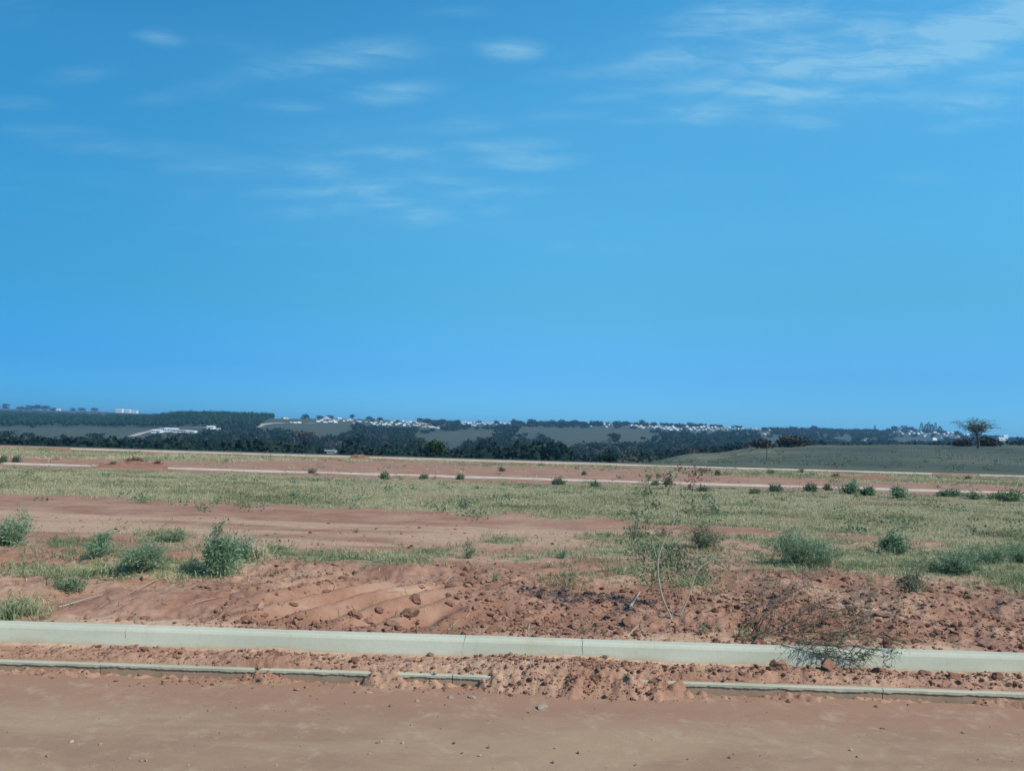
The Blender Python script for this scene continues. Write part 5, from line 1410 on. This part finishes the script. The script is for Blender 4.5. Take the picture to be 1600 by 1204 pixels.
building('apartment_building', 210, 641.8, 9, 4.5, 14, 'right of three white apartment blocks on the far left skyline', WALLS[0], ROOFS[0], roof='flat', wins=4, group='white blocks on the left skyline')
building('house', 91, 639, 6, 3, 9, 'small white house among trees on the left ridge', WALLS[0], ROOFS[0], cat='house', wins=2)
building('house', 30, 638, 7, 2.2, 9, 'low white house on the left ridge near the picture edge', WALLS[0], ROOFS[0], cat='house', wins=2)
building('house', 1566, 688, 13, 5, 9, 'pale house right of the flat topped tree', WALLS[0], ROOFS[0], cat='house', wins=2)
building('house', 1571, 684, 6, 6, 6, 'small bright white tower house behind the pale house at right', WALLS[0], ROOFS[0], cat='house', wins=1)

# pale tracks on the far slopes
def far_track(name, pts, w, label=None):
    Q = smooth(np.array([at(*q_) for q_ in pts]), 10)
    d = np.gradient(Q, axis=0); nrm = np.stack([-d[:, 1], d[:, 0], 0 * d[:, 0]], -1); nrm /= np.linalg.norm(nrm, axis=1)[:, None]
    A, B = Q + nrm * w / 2, Q - nrm * w / 2
    for M_ in (A, B): M_[:, 2] = H(M_[:, 0], M_[:, 1]) + .5
    V = np.stack([A, B], 1).reshape(-1, 3); k = len(Q)
    q = [[2 * i, 2 * i + 1, 2 * i + 3, 2 * i + 2] for i in range(k - 1)]
    mb = MB(); mb.add(V, quads2tris(q)); obj(name, mb.mesh(name, M_TRACK), kind='structure')
M_TRACK = wallmat('pale dirt track', (.42, .38, .30))
far_track('dirt_track', [(205, 682), (225, 676), (245, 670.5), (290, 668), (340, 667.5), (385, 668.5)], 9)
far_track('dirt_track', [(395, 668), (408, 663.5), (425, 661.5), (445, 661)], 16)
far_track('dirt_track', [(478, 661.5), (492, 661)], 10)

# the woods: thousands of crowns that read as one mass
def crowns(mb, x, y, z, h, w, nl, tn, core=True):
    LS_ = .22 if nl < 20 else .14
    k = len(x)
    if core:    # uneven solid heart of the crown
        Vs = [I1 * (1 + .35 * n3(I1, 1.5, s_)[:, None]) for s_ in range(6)]
        vi = rng.integers(0, 6, k)
        for v in range(6):
            m = vi == v; q_ = m.sum()
            if not q_: continue
            V = Vs[v][None] * np.stack([w[m] * .40, w[m] * .40, h[m] * .36], -1)[:, None] + np.stack([x[m], y[m], z[m] + h[m] * .52], -1)[:, None]
            mb.add(V.reshape(-1, 3), (I1F[None] + (np.arange(q_) * len(I1))[:, None, None]).reshape(-1, 3), np.repeat(tn[m], len(I1)))
    P = np.repeat(np.stack([x, y, z + h * .52], -1), nl, 0); n_ = k * nl
    d = rng.normal(size=(n_, 3)); d[:, 2] = np.abs(d[:, 2]) * 1.0 - .25; d /= np.linalg.norm(d, axis=1)[:, None]
    ww = np.repeat(w, nl); hh = np.repeat(h, nl); rr = rng.uniform(.75, 1.15, n_)
    P = P + d * np.stack([ww * .46 * rr, ww * .46 * rr, hh * .44 * rr], -1)
    L = ww * LS_ * rng.uniform(.6, 1.4, n_)
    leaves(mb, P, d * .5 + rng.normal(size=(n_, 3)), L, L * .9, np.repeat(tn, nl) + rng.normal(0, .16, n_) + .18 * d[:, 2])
hpx = np.array([q_[0] for q_ in HP]); hpy = np.array([q_[1] for q_ in HP]); hpw = np.array([q_[2] for q_ in HP])
PLANT = [[(-500, 640), (100, 643), (225, 645), (250, 638), (455, 639), (460, 650), (420, 661), (395, 668), (340, 668), (240, 670), (0, 668), (-500, 668)]]
def wood(name, label, k, y0, y1, hr, wr, nl, mat, test, seed, core=True, power=1.0):
    y = np.exp(rng.uniform(math.log(y0), math.log(y1), k)) if power == 1 else rng.uniform(y0, y1, k)
    x = y * rng.uniform(-.8, .8, k); z = H(x, y); px, py = project(x, y, z)
    h = rng.uniform(*hr, k); w = rng.uniform(*wr, k); top = py - h * F / y
    ok = test(px, py, top, x, y)
    # keep the houses, fields and tracks free
    for a, b, c in zip(hpx, hpy, hpw):
        ok &= ~((np.abs(px - a) < c * .55 + w * .35 * F / y) & (py > b - 1.0) & (top < b - .5)) | (py < b - 1.5)
    m = ok; x, y, z, h, w = x[m], y[m], z[m], h[m], w[m]
    tn = np.clip(.40 + .5 * fbm(x / 60, y / 90, 3, seed) + rng.normal(0, .16, len(x)), 0, 1)
    mb = MB(); crowns(mb, x, y, z - .5, h, w, nl, tn, core)
    obj(name, mb.mesh(name, mat), label=label, cat='wood', kind='stuff')
    return len(x)
def t_valley(px, py, top, x, y):
    pl = inpoly(px, py, PLANT[0])
    hill = (y < 290) & (px > 880)
    f = (field_at(px, py) > 0) | (field_at(px, (py + top) / 2) > 0) | (field_at(px, top + 1) > 0)
    far_left = (px < 225) & (y > 1200)
    right = (px > 1000) & (y < 330)
    return ~pl & ~f & ~hill & ~far_left & ~right
n1 = wood('valley_wood', 'dark bluish wood filling the near side of the valley', 2600, 230, 800, (6, 10), (7, 12), 80, M_TREE, t_valley, 141)
n2 = wood('valley_wood', 'brownish leafless trees mixed into the valley wood', 1100, 250, 900, (5, 9), (7, 12), 80, M_TREEB, t_valley, 142)
n3_ = wood('hillside_wood', 'dark trees on the far slope between fields and houses', 5200, 800, 2150, (5, 9), (8, 14), 14, M_TREE, t_valley, 143)
n5 = wood('ridge_wood', 'dark belt of trees running along the far ridge among the houses', 3600, 1750, 2250, (4.5, 7.5), (8, 14), 14, M_TREE,
          lambda px, py, top, x, y: t_valley(px, py, top, x, y) & (px > 640), 145)
n4 = wood('eucalyptus_plantation', 'dense even green plantation wood on the rounded hill at left', 9000, 1050, 2300, (12, 14), (9, 13), 8, M_PLANT, lambda px, py, top, x, y: inpoly(px, py + 2, PLANT[0]) & ~((field_at(px, py + 1) > 0) & (py < 660)), 144)
print('woods', n1, n2, n3_, n4)

# ------------------------------------------------------------------ fence and posts on the grassy slope
M_POST = tint_mat('pale weathered post', (.28, .28, .25), (.36, .36, .33))
M_WIRE = tint_mat('grey wire', (.3, .3, .3), (.3, .3, .3))
A = at(1412, 704); B = at(1592, 728)
f = obj('wire_fence', None, loc=A, label='line of pale posts with wire running down the grassy slope at right', cat='fence')
pmesh = MB(); tube(pmesh, [(0, 0, -.2), (0.01, 0, .45), (0, 0, .85)], [.06, .055, .05], 6, .6); pmesh = pmesh.mesh('post', M_POST)
tops = []
for ii in range(26):
    u = ii / 25; q_ = A * (1 - u) + B * u; q_[2] = float(H(q_[0:1], q_[1:2])[0]); o = obj('post', pmesh, f, loc=q_ - A); tops.append(q_ - A)
wm_ = MB()
for zz in (.35, .7):
    tube(wm_, np.array(tops) + np.array([0, 0, zz]), .006, 3)
obj('wire', wm_.mesh('wire', M_WIRE), f)
mb = MB(); tube(mb, [(0, 0, -.3), (0, 0, 1.2), (0.02, 0, 2.2)], [.07, .06, .05], 6, .2)
for (px, py, lab) in ((1198, 719, 'dark wooden post standing alone on the slope right of centre'), (1029, 719, 'dark post at the foot of the slope'), (986, 720, 'left one of three short posts at the lot edge'), (992, 720, 'middle one of three short posts at the lot edge'), (998, 720, 'right one of three short posts at the lot edge')):
    p = at(px, py); o = obj('wooden_post', mb.mesh('wooden_post', M_BARK), loc=p, label=lab, cat='post', group='dark posts below the slope')
    if px < 1100: o.scale = (.8, .8, .7)
# bushes and pale tussocks on the slope
mb = MB(); k = 420
y = rng.uniform(92, 235, k); x = y * rng.uniform(.1, .75, k)
for q_ in range(k):
    c = 14; s_ = rng.uniform(.2, .6); zz = float(H(x[q_:q_ + 1], y[q_:q_ + 1])[0])
    P = np.array([x[q_], y[q_], zz]) + np.abs(rng.normal(size=(c, 3))) * np.array([0, 0, s_ * .35]) + rng.normal(size=(c, 3)) * np.array([s_, s_, 0])
    leaves(mb, P, rng.normal(size=(c, 3)) + np.array([0, 0, 1.]), np.full(c, .25), np.full(c, .16), rng.normal(.5, .3, c))
obj('slope_weeds', mb.mesh('slope_weeds', M_GREY), label='low weeds scattered over the grassy slope at right', cat='weeds', kind='stuff')

# ------------------------------------------------------------------ haze over the valley
mh = bpy.data.materials.new('haze'); mh.use_nodes = True; k = NT(mh.node_tree); k.n.clear()
o_ = k.add('ShaderNodeOutputMaterial'); v = k.add('ShaderNodeVolumePrincipled')
v.inputs['Color'].default_value = (.36, .68, 1.0, 1); v.inputs['Density'].default_value = .00014; v.inputs['Anisotropy'].default_value = .2
k.link(v.outputs[0], o_.inputs['Volume'])
mb = MB(); box(mb, -6100, 6100, -3100, 6100, -28, 60)
obj('haze', mb.mesh('haze', mh), kind='stuff', label='thin blue haze of the far distance', cat='haze')
